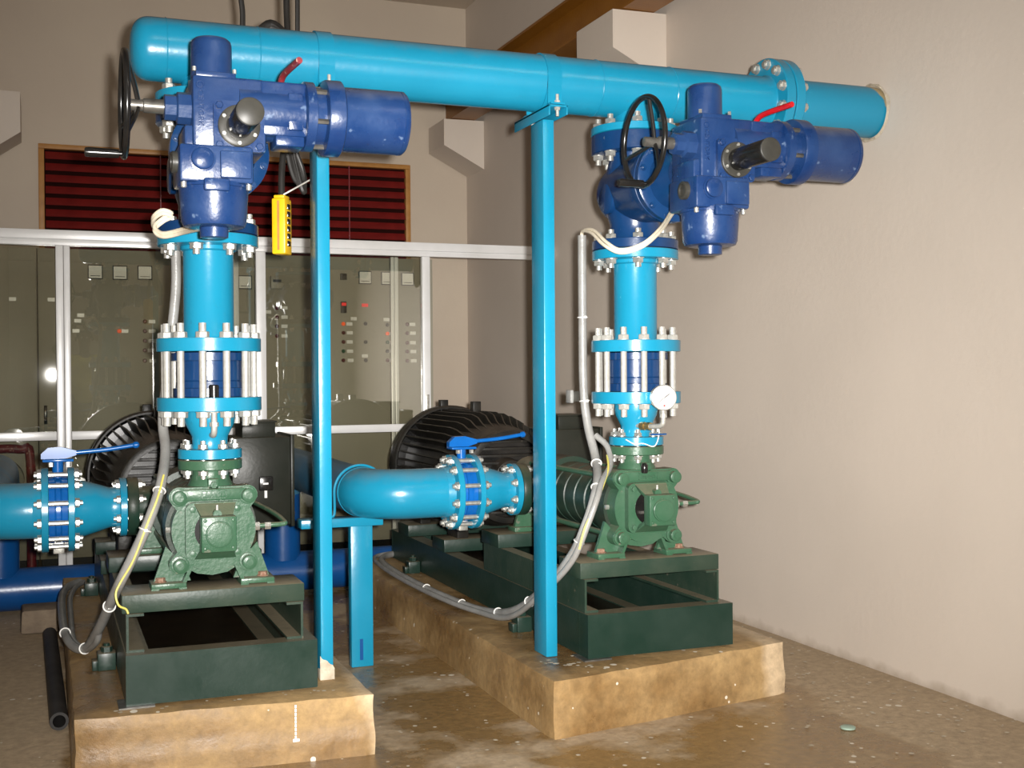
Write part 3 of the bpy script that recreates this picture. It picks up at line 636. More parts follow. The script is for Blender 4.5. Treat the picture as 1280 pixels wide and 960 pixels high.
SET.append((g, 'navy blue cast gate valve under the header, '+B))

# --- electric valve actuator
a = thing('valve_actuator', 'blue electric valve actuator with a worn red lever, '+A, 'actuator', (XL, 3.5, 1.64), 'blue electric valve actuators')
YM, ZM = 3.46, 2.003
gb = P().box(-.128, .075, 3.40, 3.60, 1.88, 2.088, .010).box(-.118, -.008, 3.405, 3.56, 2.085, 2.1, .003)
gb.box(.06, .19, 3.395, 3.52, ZM-.072, ZM+.082, .008).box(.1, .185, 3.40, 3.5, ZM-.10, ZM-.06, .008)
gb.cyl((.0, YM, ZM), (.2, YM, ZM), .08, 32)
gb.cyl((-.02, 3.6, ZV), (-.02, 3.66, ZV), .085, 32)
gb.build('gearbox', 'blue', a)
P().box(.135, .178, 3.386, 3.40, ZM-.055, ZM+.05, .004).build('side_panel', 'blue', a)
P().lathe((-.066, 3.48, 2.095), 'z', [(0, .058), (.095, .057), (.106, .054), (.113, .046), (.114, .0)], 40).build('top_dome', 'blue', a)
for dx in (-.055, .055): P().lathe((-.066+dx, 3.415, 2.1), 'z', [(0, .006), (.012, .006)], 6).build('dome_screw', 'zinc', a)
P().lathe((.185, YM, ZM), 'x', [(0, .09), (.004, .1), (.03, .1), (.034, .086), (.06, .084), (.064, .108), (.068, .11), (.11, .11), (.114, .105)], 48).build('motor_flange', 'blue', a)
P().lathe((.298, YM, ZM), 'x', [(0, .097), (.01, .094), (.175, .094), (.1755, .0925), (.178, .0925), (.1785, .0945), (.188, .094), (.195, .088)], 48).build('motor_housing', 'blue', a)
for i in range(6):
    an = 2*PI*(i+.3)/6; P().lathe((.21, YM+.09*math.cos(an), ZM+.09*math.sin(an)), 'x', [(0, .008), (.045, .008)], 6).build('flange_screw', 'steel', a)
cp = []
for kk in range(4):
    cx, cz = ((.055, .055), (-.055, .055), (-.055, -.055), (.055, -.055))[kk]
    for i in range(6):
        an = PI/2*kk+PI/2*i/5; cp.append((-.003+cx+.015*math.cos(an), ZV+cz+.015*math.sin(an)))
P().prism(cp, 'y', 3.386, 3.402).build('cover_plate', 'blue', a)
for sx in (-.055, .055):
    for sz in (-.055, .055): P().lathe((-.003+sx, 3.386, ZV+sz), (0, -1, 0), [(0, .0115), (.008, .0115), (.010, .009)], 6).build('cover_bolt', 'blue', a)
P().lathe((-.004, 3.386, ZV), (0, -1, 0), [(0, .058), (.010, .058), (.012, .055), (.012, .04)], 36).build('stem_flange', 'capgrey', a)
for i in range(6):
    an = 2*PI*(i+.5)/6; P().lathe((-.004+.049*math.cos(an), 3.374, ZV+.049*math.sin(an)), (0, -1, 0), [(0, .0055), (.004, .0055)], 6).build('flange_screw', 'zinc', a)
P().lathe((-.004, 3.374, ZV), (0, -1, 0), [(0, .0365), (.182, .0365), (.184, .035)], 36).build('stem_cover', 'black', a)
P().lathe((-.004, 3.19, ZV), (0, -1, 0), [(0, .0372), (.006, .0372), (.008, .034)], 36).build('stem_cap', 'capgrey', a)
eb = P().box(-.168, .032, 3.362, 3.545, 1.785, 1.888, .008).box(-.06, .026, 3.352, 3.37, 1.797, 1.873, .005).box(-.15, .02, 3.412, 3.56, 1.86, 1.95, .01)
eb.build('electronics_box', 'blue', a)
P().lathe((-.107, 3.362, 1.848), (0, -1, 0), [(0, .036), (.004, .036), (.005, .031), (.013, .03), (.016, .026)], 30).build('front_plug', 'blue', a)
P().lathe((-.168, 3.43, 1.846), (-1, 0, 0), [(0, .03), (.014, .03), (.016, .027), (.016, .02), (.01, .019)], 24).build('cable_plug', 'capgrey', a)
P().lathe((-.066, 3.45, 1.79), (0, 0, -1), [(0, .1), (.012, .1), (.013, .096), (.105, .090), (.118, .084), (.122, .07), (.122, .04), (.148, .039), (.15, .034)], 48).build('terminal_cover', 'blue', a)
P().box(-.105, -.035, 3.345, 3.37, 1.76, 1.795, .006).build('cover_tab', 'blue', a)
for sx in (-.155, .022): P().lathe((sx, 3.385, 1.785), (0, 0, -1), [(0, .008), (.014, .008), (.016, .005)], 10).build('cover_screw', 'zinc', a)
P().lathe((.107, 3.395, ZM-.005), (0, -1, 0), [(0, .014), (.003, .014), (.003, .009), (.012, .009), (.013, .006)], 6).build('sight_screw', 'zinc', a)
P().lathe((-.128, YM, ZM), (-1, 0, 0), [(0, .045), (.035, .045), (.04, .036), (.07, .036), (.072, .03)], 8).build('handwheel_gland', 'blue', a)
P().lathe((-.198, YM, ZM), (-1, 0, 0), [(0, .02), (.055, .02), (.058, .016), (.105, .016), (.108, .012)], 20).build('handwheel_shaft', 'steel', a)
hw = P().torus((-.305, YM, ZM), 'x', .143, .009, 56, 12).build('handwheel', 'black', a)
for i in range(3):
    an = PI/2+2*PI*i/3+.25
    P().tube([(-.268, YM+.01*math.cos(an), ZM+.01*math.sin(an)), (-.28, YM+.06*math.cos(an), ZM+.06*math.sin(an)), (-.305, YM+.14*math.cos(an), ZM+.14*math.sin(an))], .007, 8).build('spoke', 'black', hw)
P().lathe((-.308, YM-.02, ZM-.141), (-1, 0, 0), [(0, .007), (.012, .007), (.013, .012), (.09, .0135), (.1, .012), (.102, .008)], 18).build('handle', 'black', hw)
lv = P().tube([(.13, 3.48, 2.085), (.131, 3.47, 2.105), (.135, 3.43, 2.118), (.148, 3.29, 2.122)], .0095, 10).build('lever', 'redworn', a)
P().lathe((.13, 3.48, 2.08), 'z', [(0, .014), (.02, .013)], 16).build('lever_boss', 'blue', a)
P().torus((-.107, 3.4, 2.06), 'y', .009, .0025, 20, 6).build('cast_emblem', 'blue', a)
QT = (Matrix.Rotation(PI/2, 3, 'Y') @ Matrix.Rotation(PI/2, 3, 'X')).to_quaternion()
inst('cast_lettering', text_mesh('CENTORK', .022, .0035, 'blue'), a, (XL-.106, 3.4, 1.995), rot=QT)
SET.append((a, 'blue electric valve actuator with a bright red lever, '+B))

# --- suction reducer and butterfly valve
ZU, YU = .75, 4.82
sr = thing('suction_reducer', 'cyan conical suction reducer on the pump '+A, 'pipe reducer', (XL-.33, YU, ZU), 'cyan suction reducers')
P().lathe((-.442, YU, ZU), 'x', [(0, .06), (0, .157), (.002, .159), (.021, .159), (.023, .157), (.023, .112), (.035, .107), (.06, .105), (.11, .09), (.15, .077), (.168, .076), (.185, .08), (.186, .11), (.188, .112), (.209, .112), (.211, .11), (.211, .05)], 52, closed=True).build('cone', 'cyan', sr)
bolt_ring(sr, (XL, YU, ZU), 'x', .093, 8, -.2565, -.188, .0085, phase=.5, tail=.01)
SET.append((sr, 'cyan conical suction reducer on the pump '+B))
bv = thing('butterfly_valve', 'blue lever butterfly valve between suction flanges, '+A, 'valve', (XL-.476, YU, ZU), 'lever butterfly valves')
P().lathe((-.509, YU, ZU), 'x', [(0, .1), (0, .124), (.02, .126), (.026, .12), (.04, .12), (.046, .126), (.066, .124), (.066, .1)], 48).build('body', 'lever', bv)
for i in range(12):
    an = 2*PI*(i+.5)/12
    inst('stud', bolt_mesh(-.534, -.418, .0095, .01, 'zinc'), bv, (XL-.534, YU+.139*math.cos(an), ZU+.139*math.sin(an)), 'x')
P().cyl((-.476, YU, ZU+.12), (-.476, YU, ZU+.182), .02, 16).build('neck', 'lever', bv)
P().box(-.53, -.42, YU-.04, YU+.04, ZU+.182, ZU+.192, .003).build('notch_plate', 'lever', bv)
P().lathe((-.5, YU-.03, ZU+.165), 'z', [(0, .01), (.015, .01)], 6).lathe((-.44, YU-.03, ZU+.165), 'z', [(0, .01), (.015, .01)], 6).build('plate_nut', 'zinc', bv)
lvr = P().prism([(-.535, ZU+.193), (-.535, ZU+.212), (-.51, ZU+.235), (-.465, ZU+.237), (-.41, ZU+.222), (-.41, ZU+.205), (-.45, ZU+.193)], 'y', YU-.018, YU+.018).tube([(-.42, YU, ZU+.213), (-.3, YU, ZU+.222), (-.2, YU, ZU+.236)], .0085, 10).build('lever', 'lever', bv)
P().lathe((-.205, YU, ZU+.2355), (1, 0, .1), [(0, .008), (.006, .013), (.018, .013), (.024, .007)], 14).build('lever_knob', 'lever', lvr)
P().box(-.495, -.455, YU-.02, YU+.02, ZU-.165, ZU-.122, .003).build('lower_boss', 'zinc', bv)
SET.append((bv, 'blue lever butterfly valve between suction flanges, '+B))
for ob, lab in SET: copy_tree(ob, (DX, 0, 0), lab)
for ob in list(bpy.data.objects):
    # the second actuator's lever is a cleaner red
    if ob.name.startswith('lever') and ob.parent and ob.parent.name == 'valve_actuator.001' and ob.data.name.startswith('lever') and ob.data.materials[0] == M['redworn']:
        ob.data = ob.data.copy(); ob.data.materials[0] = M['red']

# ------------------------------------------------------------------ suction pipes, risers and floor header
YH = 6.85
def suction_pipe(x_flange, xb, label):
    t = thing('suction_pipe', label, 'pipe', (xb, 5.6, ZU), 'cyan suction pipes')
    MB().lathe((x_flange, YU, ZU), 'x', [(-.026, .157), (-.024, .159), (-.003, .159), (-.0005, .157), (-.0005, .06), (-.026, .06)], 52, closed=True).lathe((x_flange-.026, YU, ZU), (-1, 0, 0), [(0, .112), (.03, .106)], 40).build('flange', 'cyan', t)
    R = .17; pts = [(x_flange-.03, YU, ZU), ((x_flange-.03+xb+R)/2, YU, ZU), (xb+R, YU, ZU)]
    for i in range(1, 9):
        an = PI/2*i/9; pts.append((xb+R-R*math.sin(an), YU+R-R*math.cos(an), ZU))
    pts += [(xb, YU+R, ZU)]
    MB().tube(pts, .105, 36, smooth=False).build('elbow', 'cyan', t)
    p2 = [(xb, YU+R, ZU), (xb, 5.6, ZU), (xb, YH-R, ZU)]
    for i in range(1, 9):
        an = PI/2*i/9; p2.append((xb, YH-R+R*math.sin(an), ZU-R+R*math.cos(an)))
    p2.append((xb, YH, ZU-R))
    MB().tube(p2, .104, 32, smooth=False).build('rear_leg', 'cyan_dusty', t)
    MB().torus((xb, YU+R, ZU), 'y', .104, .003, 40, 6).build('weld_bead', 'cyan', t)
    MB().cyl((xb, YH, ZU-R), (xb, YH, .2), .1, 32).build('riser', 'royal', t)
    return t
suction_pipe(XL-.5095, -.245, 'straight cyan suction pipe leading to the pump by the capped header end')
suction_pipe(XR-.5095, 1.25, 'cyan suction elbow pipe resting on the low pipe stand between the plinths')
t = MB().cyl((WL+.01, YH, .125), (2.75, YH, .125), .112, 36).build('suction_header', 'royal', base=(1.1, YH, .01)); tag(t, 'royal blue suction header pipe lying along the floor behind the motors', 'pipe')

# ------------------------------------------------------------------ discharge header
ZH = 2.335; RH = .1045
h = thing('header_pipe', 'long cyan discharge header pipe with a domed end running into the wall', 'pipe', (1.7, 4.12, ZH-RH))
pr = [(.262+.068*(1-math.cos(i/10*PI/2)**.8), max(RH*math.sin(i/10*PI/2)**.72, .001)) for i in range(11)]
hp = MB().lathe((0, 4.12, ZH), 'x', pr+[(.372, RH), (2.69, RH), (2.70, RH+.006)], 64).build('pipe', 'cyan', h)
for x in (.375, .675, 1.943, 2.258): MB().torus((x, 4.12, ZH), 'x', RH, .0022, 64, 6).build('weld_bead', 'cyan', h)
MB().lathe((0, 4.12, ZH), 'x', [(2.70, RH), (2.70, .174), (2.703, .177), (2.738, .177), (2.741, .174), (2.741, .06)], 60).build('flange', 'cyan', h)
MB().lathe((0, 4.12, ZH), 'x', [(2.745, .06), (2.745, .174), (2.748, .177), (2.783, .177), (2.786, .174), (2.786, RH)], 60).build('flange', 'cyan', h)
MB().lathe((0, 4.12, ZH), 'x', [(2.741, .17), (2.745, .17)], 40).build('gasket', 'gasket', h)
bolt_ring(h, (0, 4.12, ZH), 'x', .151, 12, 2.70, 2.786, .0105, phase=.5, tail=.006)
for X in (XL, XR):
    MB().lathe((X, 4.12, 0), 'z', [(2.162, .05), (2.162, .165), (2.164, .168), (2.189, .168), (2.191, .165), (2.191, .09), (2.20, .084), (2.27, .084)], 52).build('branch_flange', 'cyan', h)
# last length, bare and limewashed where it enters the wall
m2, tt, bb = newmat('header_end_paint'); nn = tt.nodes; ll = tt.links
bb.inputs['Roughness'].default_value = .4
tc = nn.new('ShaderNodeTexCoord'); sp = nn.new('ShaderNodeSeparateXYZ'); ll.new(tc.outputs['Object'], sp.inputs[0])
nz = nn.new('ShaderNodeTexNoise'); nz.inputs['Scale'].default_value = 14; nz.inputs['Detail'].default_value = 6; ll.new(tc.outputs['Object'], nz.inputs['Vector'])
z1 = nn.new('ShaderNodeMath'); z1.operation = 'MULTIPLY_ADD'; z1.inputs[1].default_value = .5; ll.new(sp.outputs['Z'], z1.inputs[0]); ll.new(sp.outputs['X'], z1.inputs[2])
z2 = nn.new('ShaderNodeMath'); z2.operation = 'MULTIPLY_ADD'; z2.inputs[1].default_value = .05; ll.new(nz.outputs['Fac'], z2.inputs[0]); ll.new(z1.outputs[0], z2.inputs[2])
gt = nn.new('ShaderNodeMapRange'); gt.inputs['From Min'].default_value = 1.603; gt.inputs['From Max'].default_value = 1.611; ll.new(z2.outputs[0], gt.inputs['Value'])
mx = nn.new('ShaderNodeMixRGB'); mx.inputs['Color1'].default_value = (.007, .20, .33, 1); mx.inputs['Color2'].default_value = (.33, .26, .14, 1)
ll.new(gt.outputs[0], mx.inputs['Fac']); ll.new(mx.outputs[0], bb.inputs['Base Color'])
M['hend'] = m2
MB().cyl((2.786, 4.12, ZH), (WR-.0005, 4.12, ZH), RH, 56).build('wall_end', 'hend', h)

# ------------------------------------------------------------------ pipe supports
def post(x0, x1, label, mortar):
    t = thing('pipe_support_post', label, 'post', ((x0+x1)/2, 4.12, .2), 'cyan pipe support posts')
    MB().box(x0, x1, 4.06, 4.18, .2, 2.19, .004).build('column', 'cyan', t)
    xc = (x0+x1)/2+.005
    MB().box(xc-.034, xc-.029, 3.985, 4.33, 2.19, 2.23, .001).box(xc-.034, xc+.04, 3.985, 4.33, 2.222, 2.229, .001).box(xc+.035, xc+.04, 3.985, 4.33, 2.195, 2.229, .001).build('angle_saddle', 'cyan', t)
    cl = MB(); ri, ro = RH+.0005, RH+.006; cl.lathe((xc-.026, 4.12, ZH), 'x', [(0, ri), (0, ro), (.055, ro), (.055, ri)], 56, closed=True)
    for y0, y1 in ((3.985, 4.03), (4.21, 4.255)): cl.box(xc-.026, xc+.029, y0, y1, 2.231, 2.238)
    cl.box(xc-.026, xc+.029, 4.0135, 4.019, 2.236, 2.33).box(xc-.026, xc+.029, 4.221, 4.2265, 2.236, 2.33)
    cl.build('clamp_band', 'cyan', t)
    for y in (4.0, 4.24):
        inst('clamp_bolt', bolt_mesh(2.222, 2.238, .006, .022, 'stud'), t, (xc+.005, y, 2.222), 'z')
    if mortar:
        s = MB(); n = 9; vs = []; fs = []
        for j in range(7):
            for i in range(n):
                z = .2+.02*j; a = i/(n-1); hgt = .085*(1-.55*a)+.02*noise.noise(Vector((a*3, 1, 2)))
                vs.append((x0-.003+(x1-x0+.006)*a, 4.0575-.004*noise.noise(Vector((a*5, z*40, 1))), .2+(j/6)*hgt+.0))
        for j in range(6):
            for i in range(n-1): q = j*n+i; fs.append((q, q+1, q+n+1, q+n))
        s.raw(vs, fs); s.box(x0-.004, x1+.004, 4.0555, 4.1, .2, .235, .004); s.build('mortar_patch', 'mortar', t)
    return t
post(.869, .913, 'cyan steel post with a mortar-smeared foot holding the header, beside the yellow pendant', True)
post(1.712, 1.757, 'cyan steel post with a clean foot holding the header near the bare wall', False)
t = thing('pipe_stand', 'short cyan steel stand on the floor carrying the suction elbow between the plinths', 'stand', (1.25, 5.0, 0))
MB().box(1.2, 1.296, 4.985, 5.04, 0, .61, .004).build('column', 'cyan', t)
MB().box(.985, 1.34, 4.97, 5.06, .605, .643, .004).build('cross_beam', 'cyan', t)
MB().torus((1.25, 5.015, ZU), 'y', .113, .006, 32, 8, a0=PI, a1=2*PI).build('u_bolt', 'cyan', t)
MB().tube([(1.137, 5.015, ZU), (1.137, 5.015, .66), (1.12, 5.015, .645)], .006, 8).build('u_bolt_leg', 'cyan', t)
MB().tube([(1.363, 5.015, ZU), (1.363, 5.015, .66), (1.34, 5.015, .645)], .006, 8).build('u_bolt_leg', 'cyan', t)
MB().box(1.236, 1.25, 4.983, 4.986, .03, .12).build('weld_scar', 'royal', t)

# ------------------------------------------------------------------ gauge and pressure switch
t = thing('pressure_gauge', 'round white dial pressure gauge on the reducer beside the bare wall', 'gauge', (2.2, 4.0, 1.05))
gx, gy, gz = 2.126, 3.895, 1.160
dirv = Vector((-.22, -1, -.02)).normalized()
MB().lathe((gx, gy+.03, gz), dirv, [(0, .03), (.002, .046), (.028, .048), (.034, .048), (.036, .045)], 44).build('case', 'zinc', t)
fcp = Vector((gx, gy+.03, gz))+dirv*.0362
fc = MB().lathe(fcp, dirv, [(0, .0445), (.0008, .0445)], 44).build('dial', 'dial', t)
_, gu, gv = axes(dirv)
if gv.z < 0: gv = -gv
if gu.x < 0: gu = -gu
def onface(u_, v_, d_=.0012): return fcp+gu*u_+gv*v_+dirv*d_
def strip(p, q_, w_, d_=.0012):
    p = Vector(p); q_ = Vector(q_); n_ = Vector((-(q_-p).y, (q_-p).x)).normalized()*w_
    c = [p+n_, q_+n_, q_-n_, p-n_]; c = [Vector((k_.x, k_.y)) for k_ in c]
    return [onface(k_.x, k_.y, d_) for k_ in c]
tk = MB()
for i in range(28):
    an = math.radians(225-270*i/27); L = .034 if i % 3 == 0 else .0365
    tk.raw(strip(Vector((math.cos(an)*L, math.sin(an)*L)), Vector((math.cos(an)*.0395, math.sin(an)*.0395)), .0005), [(0, 1, 2, 3)])
tk.build('scale_marks', 'print', fc)
nd = MB(); nd.raw(strip(Vector((.002, .001)), Vector((.019, .0135)), .0014, .002), [(0, 1, 2, 3)]); nd.raw(strip(Vector((-.024, -.019)), Vector((.003, .002)), .0007, .002), [(0, 1, 2, 3)]); nd.build('needle', 'print', fc)
rp = MB(); rp.raw([onface(-.003, -.033), onface(.003, -.033), onface(.003, -.027), onface(-.003, -.027)], [(0, 1, 2, 3)]); rp.build('red_mark', 'red', fc)
MB().tube([(gx, gy+.018, gz-.046), (gx, gy+.018, gz-.085), (gx-.002, gy+.022, gz-.1), (gx-.006, gy+.045, gz-.108), (2.105, 4.0, 1.05), (2.10, 4.07, 1.05)], .0095, 12).lathe((gx, gy+.018, gz-.075), 'z', [(0, .014), (.014, .014)], 8).build('stem_elbow', 'stud', t)
MB().lathe((2.112, 3.985, 1.05), (-.3, .95, 0), [(0, .015), (.02, .015), (.022, .011), (.03, .011), (.03, .016), (.05, .016)], 8).build('gauge_cock', 'brass', t)
MB().box(2.115, 2.18, 3.985, 3.997, 1.016, 1.022, .002).build('cock_handle', 'royal', t)
t = thing('pressure_switch', 'small black capped pressure switch on the reducer by the capped header end', 'switch', (.51, 4.0, 1.05))
px_, py_ = .508, 3.99
MB().lathe((px_, py_, 1.178), 'z', [(0, .0165), (.04, .0165), (.044, .013)], 16).build('cap', 'black', t)
MB().lathe((px_, py_, 1.13), 'z', [(0, .017), (.012, .02), (.03, .02), (.032, .0165), (.048, .0165)], 8).build('body', 'stud', t)
MB().tube([(px_, py_, 1.13), (px_, py_, 1.1), (px_, py_, 1.075), (px_, py_+.015, 1.058), (px_, 4.05, 1.055)], .010, 12).lathe((px_, py_, 1.085), 'z', [(0, .015), (.014, .015)], 6).build('stem_elbow', 'stud', t)
t = thing('junction_box', 'small grey junction box clipped beside the conduit near the bare wall', 'box', (1.93, 4.24, 1.14))
MB().box(1.908, 1.936, 4.24, 4.28, 1.14, 1.182, .004).build('box', 'capgrey', t); MB().box(1.896, 1.908, 4.236, 4.284, 1.136, 1.186, .002).build('box_lid', 'conduit', t)
t = MB().tube([(2.03, 4.03, 1.0), (2.05, 4.0, .985), (2.09, 4.005, .985), (2.135, 4.012, .972), (2.147, 4.0, .99), (2.155, 4.0, 1.03), (2.15, 4.01, 1.05)], .0022, 6).build('thin_wire', 'tie', base=(2.1, 4.0, .98)); tag(t, 'thin pale wire hung around the pump flange below the pressure gauge', 'wire')
tag(MB().lathe((2.10, 4.015, .872), 'z', [(0, .010), (.004, .013), (.03, .013), (.038, .008)], 14).build('plug_cap', 'black', base=(2.10, 4.015, .872)), 'small black rubber cap hanging on the pump neck below the gauge', 'cap')

# ------------------------------------------------------------------ conduits and cables
def on_path(pts, z, after=0):
    """point and direction of the smooth curve through pts at fraction z of its length index"""
    P_ = [Vector(p_) for p_ in pts]; Q = [2*P_[0]-P_[1]]+P_+[2*P_[-1]-P_[-2]]
    i = min(int(z), len(P_)-2); t_ = z-i; a_, b_, c_, d_ = Q[i:i+4]
    f_ = lambda t: .5*((2*b_)+(c_-a_)*t+(2*a_-5*b_+4*c_-d_)*t*t+(3*b_-a_-3*c_+d_)*t**3)
    return tuple(f_(t_)), tuple(f_(t_+.01)-f_(t_-.01))
def ties(par, pts, r):
    for p_, d_ in pts:
        o = MB().torus(p_, d_, r, .0025, 20, 6).build('cable_tie', 'tie', par)
        a_, u_, v_ = axes(d_); MB().box(p_[0]-.005, p_[0]+.005, p_[1]-r-.008, p_[1]-r, p_[2]-.004, p_[2]+.005).build('tie_head', 'tie', o)
t = thing('conduit', 'grey flexible conduit sagging beside the pump next to the bare wall', 'conduit', (1.8, 4.9, .22), 'grey conduits')
C1 = [(1.955, 4.25, 1.79), (1.955, 4.25, 1.5), (1.957, 4.25, 1.2), (1.965, 4.23, 1.05), (1.968, 4.17, .93), (1.925, 4.06, .86), (1.875, 3.985, .79), (1.84, 3.98, .70), (1.80, 4.02, .58), (1.765, 4.2, .43), (1.755, 4.5, .29), (1.745, 4.85, .228), (1.70, 5.2, .226), (1.675, 5.75, .226), (1.69, 6.25, .226), (1.75, 6.5, .226), (1.90, 6.66, .226)]
MB().tube(C1, .017, 14).build('tube', 'conduit', t)
MB().tube([(1.985, 4.2, 1.01), (2.012, 4.15, .965), (1.993, 4.09, .90), (1.915, 4.0, .85), (1.872, 3.955, .79), (1.835, 3.955, .70), (1.79, 4.0, .56), (1.745, 4.18, .415), (1.735, 4.5, .265), (1.72, 4.85, .226), (1.675, 5.2, .224), (1.65, 5.75, .224), (1.665, 6.25, .224), (1.72, 6.55, .224), (1.9, 6.68, .224)], .012, 12).build('second_tube', 'conduit', t)
MB().tube([(2.0, 4.13, .935), (1.965, 4.05, .89), (1.905, 3.975, .83), (1.862, 3.945, .765), (1.822, 3.95, .69), (1.80, 3.955, .61)], .004, 8).build('earth_wire', 'yellowwire', t)
ties(t, [on_path(C1, z) for z in (1.1, 2.3, 4.3, 5.5, 7.6, 8.6, 9.5, 10.5, 11.6, 12.5)], .0195)
t = thing('conduit', 'grey flexible conduit looping down beside the pump by the capped header end', 'conduit', (.2, 4.5, .22), 'grey conduits')
C2 = [(.425, 4.33, 1.70), (.424, 4.33, 1.56), (.41, 4.33, 1.42), (.398, 4.325, 1.30), (.372, 4.29, 1.11), (.372, 4.20, 1.0), (.345, 4.05, .905), (.312, 3.985, .82), (.268, 3.98, .715), (.205, 4.05, .567), (.16, 4.4, .37), (.128, 4.68, .25), (.09, 4.80, .226), (.06, 4.98, .235), (.05, 5.4, .232), (.055, 5.9, .232), (.085, 6.2, .228), (.14, 6.35, .226)]
MB().tube(C2, .017, 14).build('tube', 'conduit', t)
MB().tube([(.162, 4.4, .372), (.155, 4.48, .31), (.125, 4.70, .235), (.10, 4.86, .222), (.085, 5.0, .222), (.085, 5.4, .222), (.09, 5.9, .222), (.12, 6.2, .222), (.16, 6.35, .222)], .012, 12).build('second_tube', 'conduit', t)
MB().tube([(.35, 4.02, .93), (.325, 3.965, .86), (.292, 3.955, .78), (.25, 3.955, .67), (.21, 3.96, .60), (.195, 3.955, .565), (.203, 3.95, .53), (.225, 3.955, .515), (.232, 3.955, .50)], .0035, 8).build('earth_wire', 'yellowwire', t)
ties(t, [on_path(C2, z) for z in (6.3, 7.6, 9.4, 11.2, 13.2)], .0195)
t = thing('white_cable', 'pair of cream cables drooping from the conduit to the actuator beside the bare wall', 'cable', (2.0, 3.9, 1.69), 'cream actuator cables')
for i, dz in enumerate((0, .011)):
    MB().tube([(1.957, 4.25, 1.76), (1.95, 4.235, 1.803), (1.935+.008*i, 4.12, 1.785+dz), (1.925+.01*i, 3.99, 1.725+dz), (1.965, 3.93, 1.692+dz), (2.04, 3.9, 1.715+dz), (2.06, 3.8, 1.762+dz), (2.005, 3.62, 1.795+dz), (1.96, 3.48, 1.81+dz)], .0065, 8).build('core', 'cream', t)
t = thing('white_cable', 'looped cream cables tied at the flange by the capped header end', 'cable', (.36, 3.95, 1.69), 'cream actuator cables')
for i, dz in enumerate((0, .011)):
    MB().tube([(.425, 4.33, 1.68), (.38, 4.27, 1.745+dz), (.335, 4.08, 1.735+dz), (.322, 3.98, 1.75+dz), (.345, 3.94, 1.768+dz), (.375, 3.945, 1.76+dz), (.35, 3.955, 1.745+dz), (.322, 3.94, 1.715+dz), (.345, 3.9, 1.69+dz), (.40, 3.8, 1.695+dz), (.425, 3.55, 1.68+dz)], .0065, 8).build('core', 'cream', t)
# pendant control and its cables
t = thing('pendant_control', 'yellow crane pendant control hanging on a black cable by the cyan post', 'pendant', (.81, 4.4, 1.69))
rz = Matrix.Rotation(-.55, 3, 'Z')
def rotbox(b, x0, x1, y0, y1, z0, z1, bev=0):
    s = MB().box(x0, x1, y0, y1, z0, z1, bev); b.raw([rz @ Vector(v)+Vector((.81, 4.4, 0)) for v in s.v], s.f)
b = MB(); rotbox(b, -.026, .026, -.035, .035, 1.695, 1.9, .006); rotbox(b, -.02, .02, -.028, .028, 1.9, 1.912, .003); b.build('shell', 'yellow', t)
for i in range(6):
    b = MB(); rotbox(b, .0255, .0295, -.014, .014, 1.725+i*.027, 1.745+i*.027, .002); b.build('push_button', 'black', t)
b = MB(); rotbox(b, -.004, .004, -.0365, -.034, 1.71, 1.89); b.build('seam', 'wood', t)
MB().tube([(.81, 4.4, 1.91), (.815, 4.42, 2.0), (.83, 4.45, 2.1), (.85, 4.47, 2.2), (.86, 4.5, 2.45), (.868, 4.58, 2.7), (.872, 4.6, 3.3), (.872, 4.6, ZC-.01)], .012, 10).build('cable', 'rubber', t)
MB().tube([(.815, 4.39, 1.915), (.85, 4.37, 1.935), (.895, 4.185, 1.955)], .003, 6).build('string', 'tie', t)
t = thing('cable_coil', 'bundle of black cable hung in loops behind the header by the cyan post', 'cable', (.85, 4.46, 1.95))
for i in range(3):
    MB().tube([(.838+.01*i, 4.46, 2.16), (.85+.012*i, 4.46+.008*i, 2.06), (.876+.012*i, 4.47, 1.985-.015*i), (.91, 4.48, 1.975-.012*i), (.905-.008*i, 4.49, 2.03), (.877, 4.48, 2.1), (.855, 4.47, 2.18), (.83-.01*i, 4.48, 2.35), (.77-.01*i, 4.5, 2.50+.01*i), (.79, 4.52, 2.555+.008*i), (.84, 4.5, 2.53), (.85, 4.48, 2.4), (.845, 4.465, 2.2)], .011, 8).build('loop', 'rubber', t)
MB().tube([(.80, 4.5, 2.50), (.755, 4.52, 2.52), (.80, 4.53, 2.573), (.86, 4.53, 2.53)], .022, 10).build('wrap', 'rubber', t)
MB().tube([(.835, 4.445, 2.125), (.85, 4.44, 2.118), (.87, 4.45, 2.128)], .003, 6).build('cable_tie', 'tie', t)
tag(MB().tube([(.70, 4.6, 2.45), (.705, 4.6, 2.62), (.698, 4.6, 2.75), (.708, 4.6, 3.2), (.70, 4.6, ZC-.01)], .0105, 8).build('hanging_cable', 'rubber', base=(.7, 4.6, 2.45)), 'single black cable hanging from the ceiling near the domed header end', 'cable')
tag(MB().tube([(.912, 4.6, 2.42), (.915, 4.6, 2.8), (.912, 4.6, 3.4), (.912, 4.6, ZC-.01)], .0095, 8).build('hanging_cable', 'rubber', base=(.912, 4.6, 2.42)), 'thin black cable hanging straight beside the pendant cable above the header', 'cable')

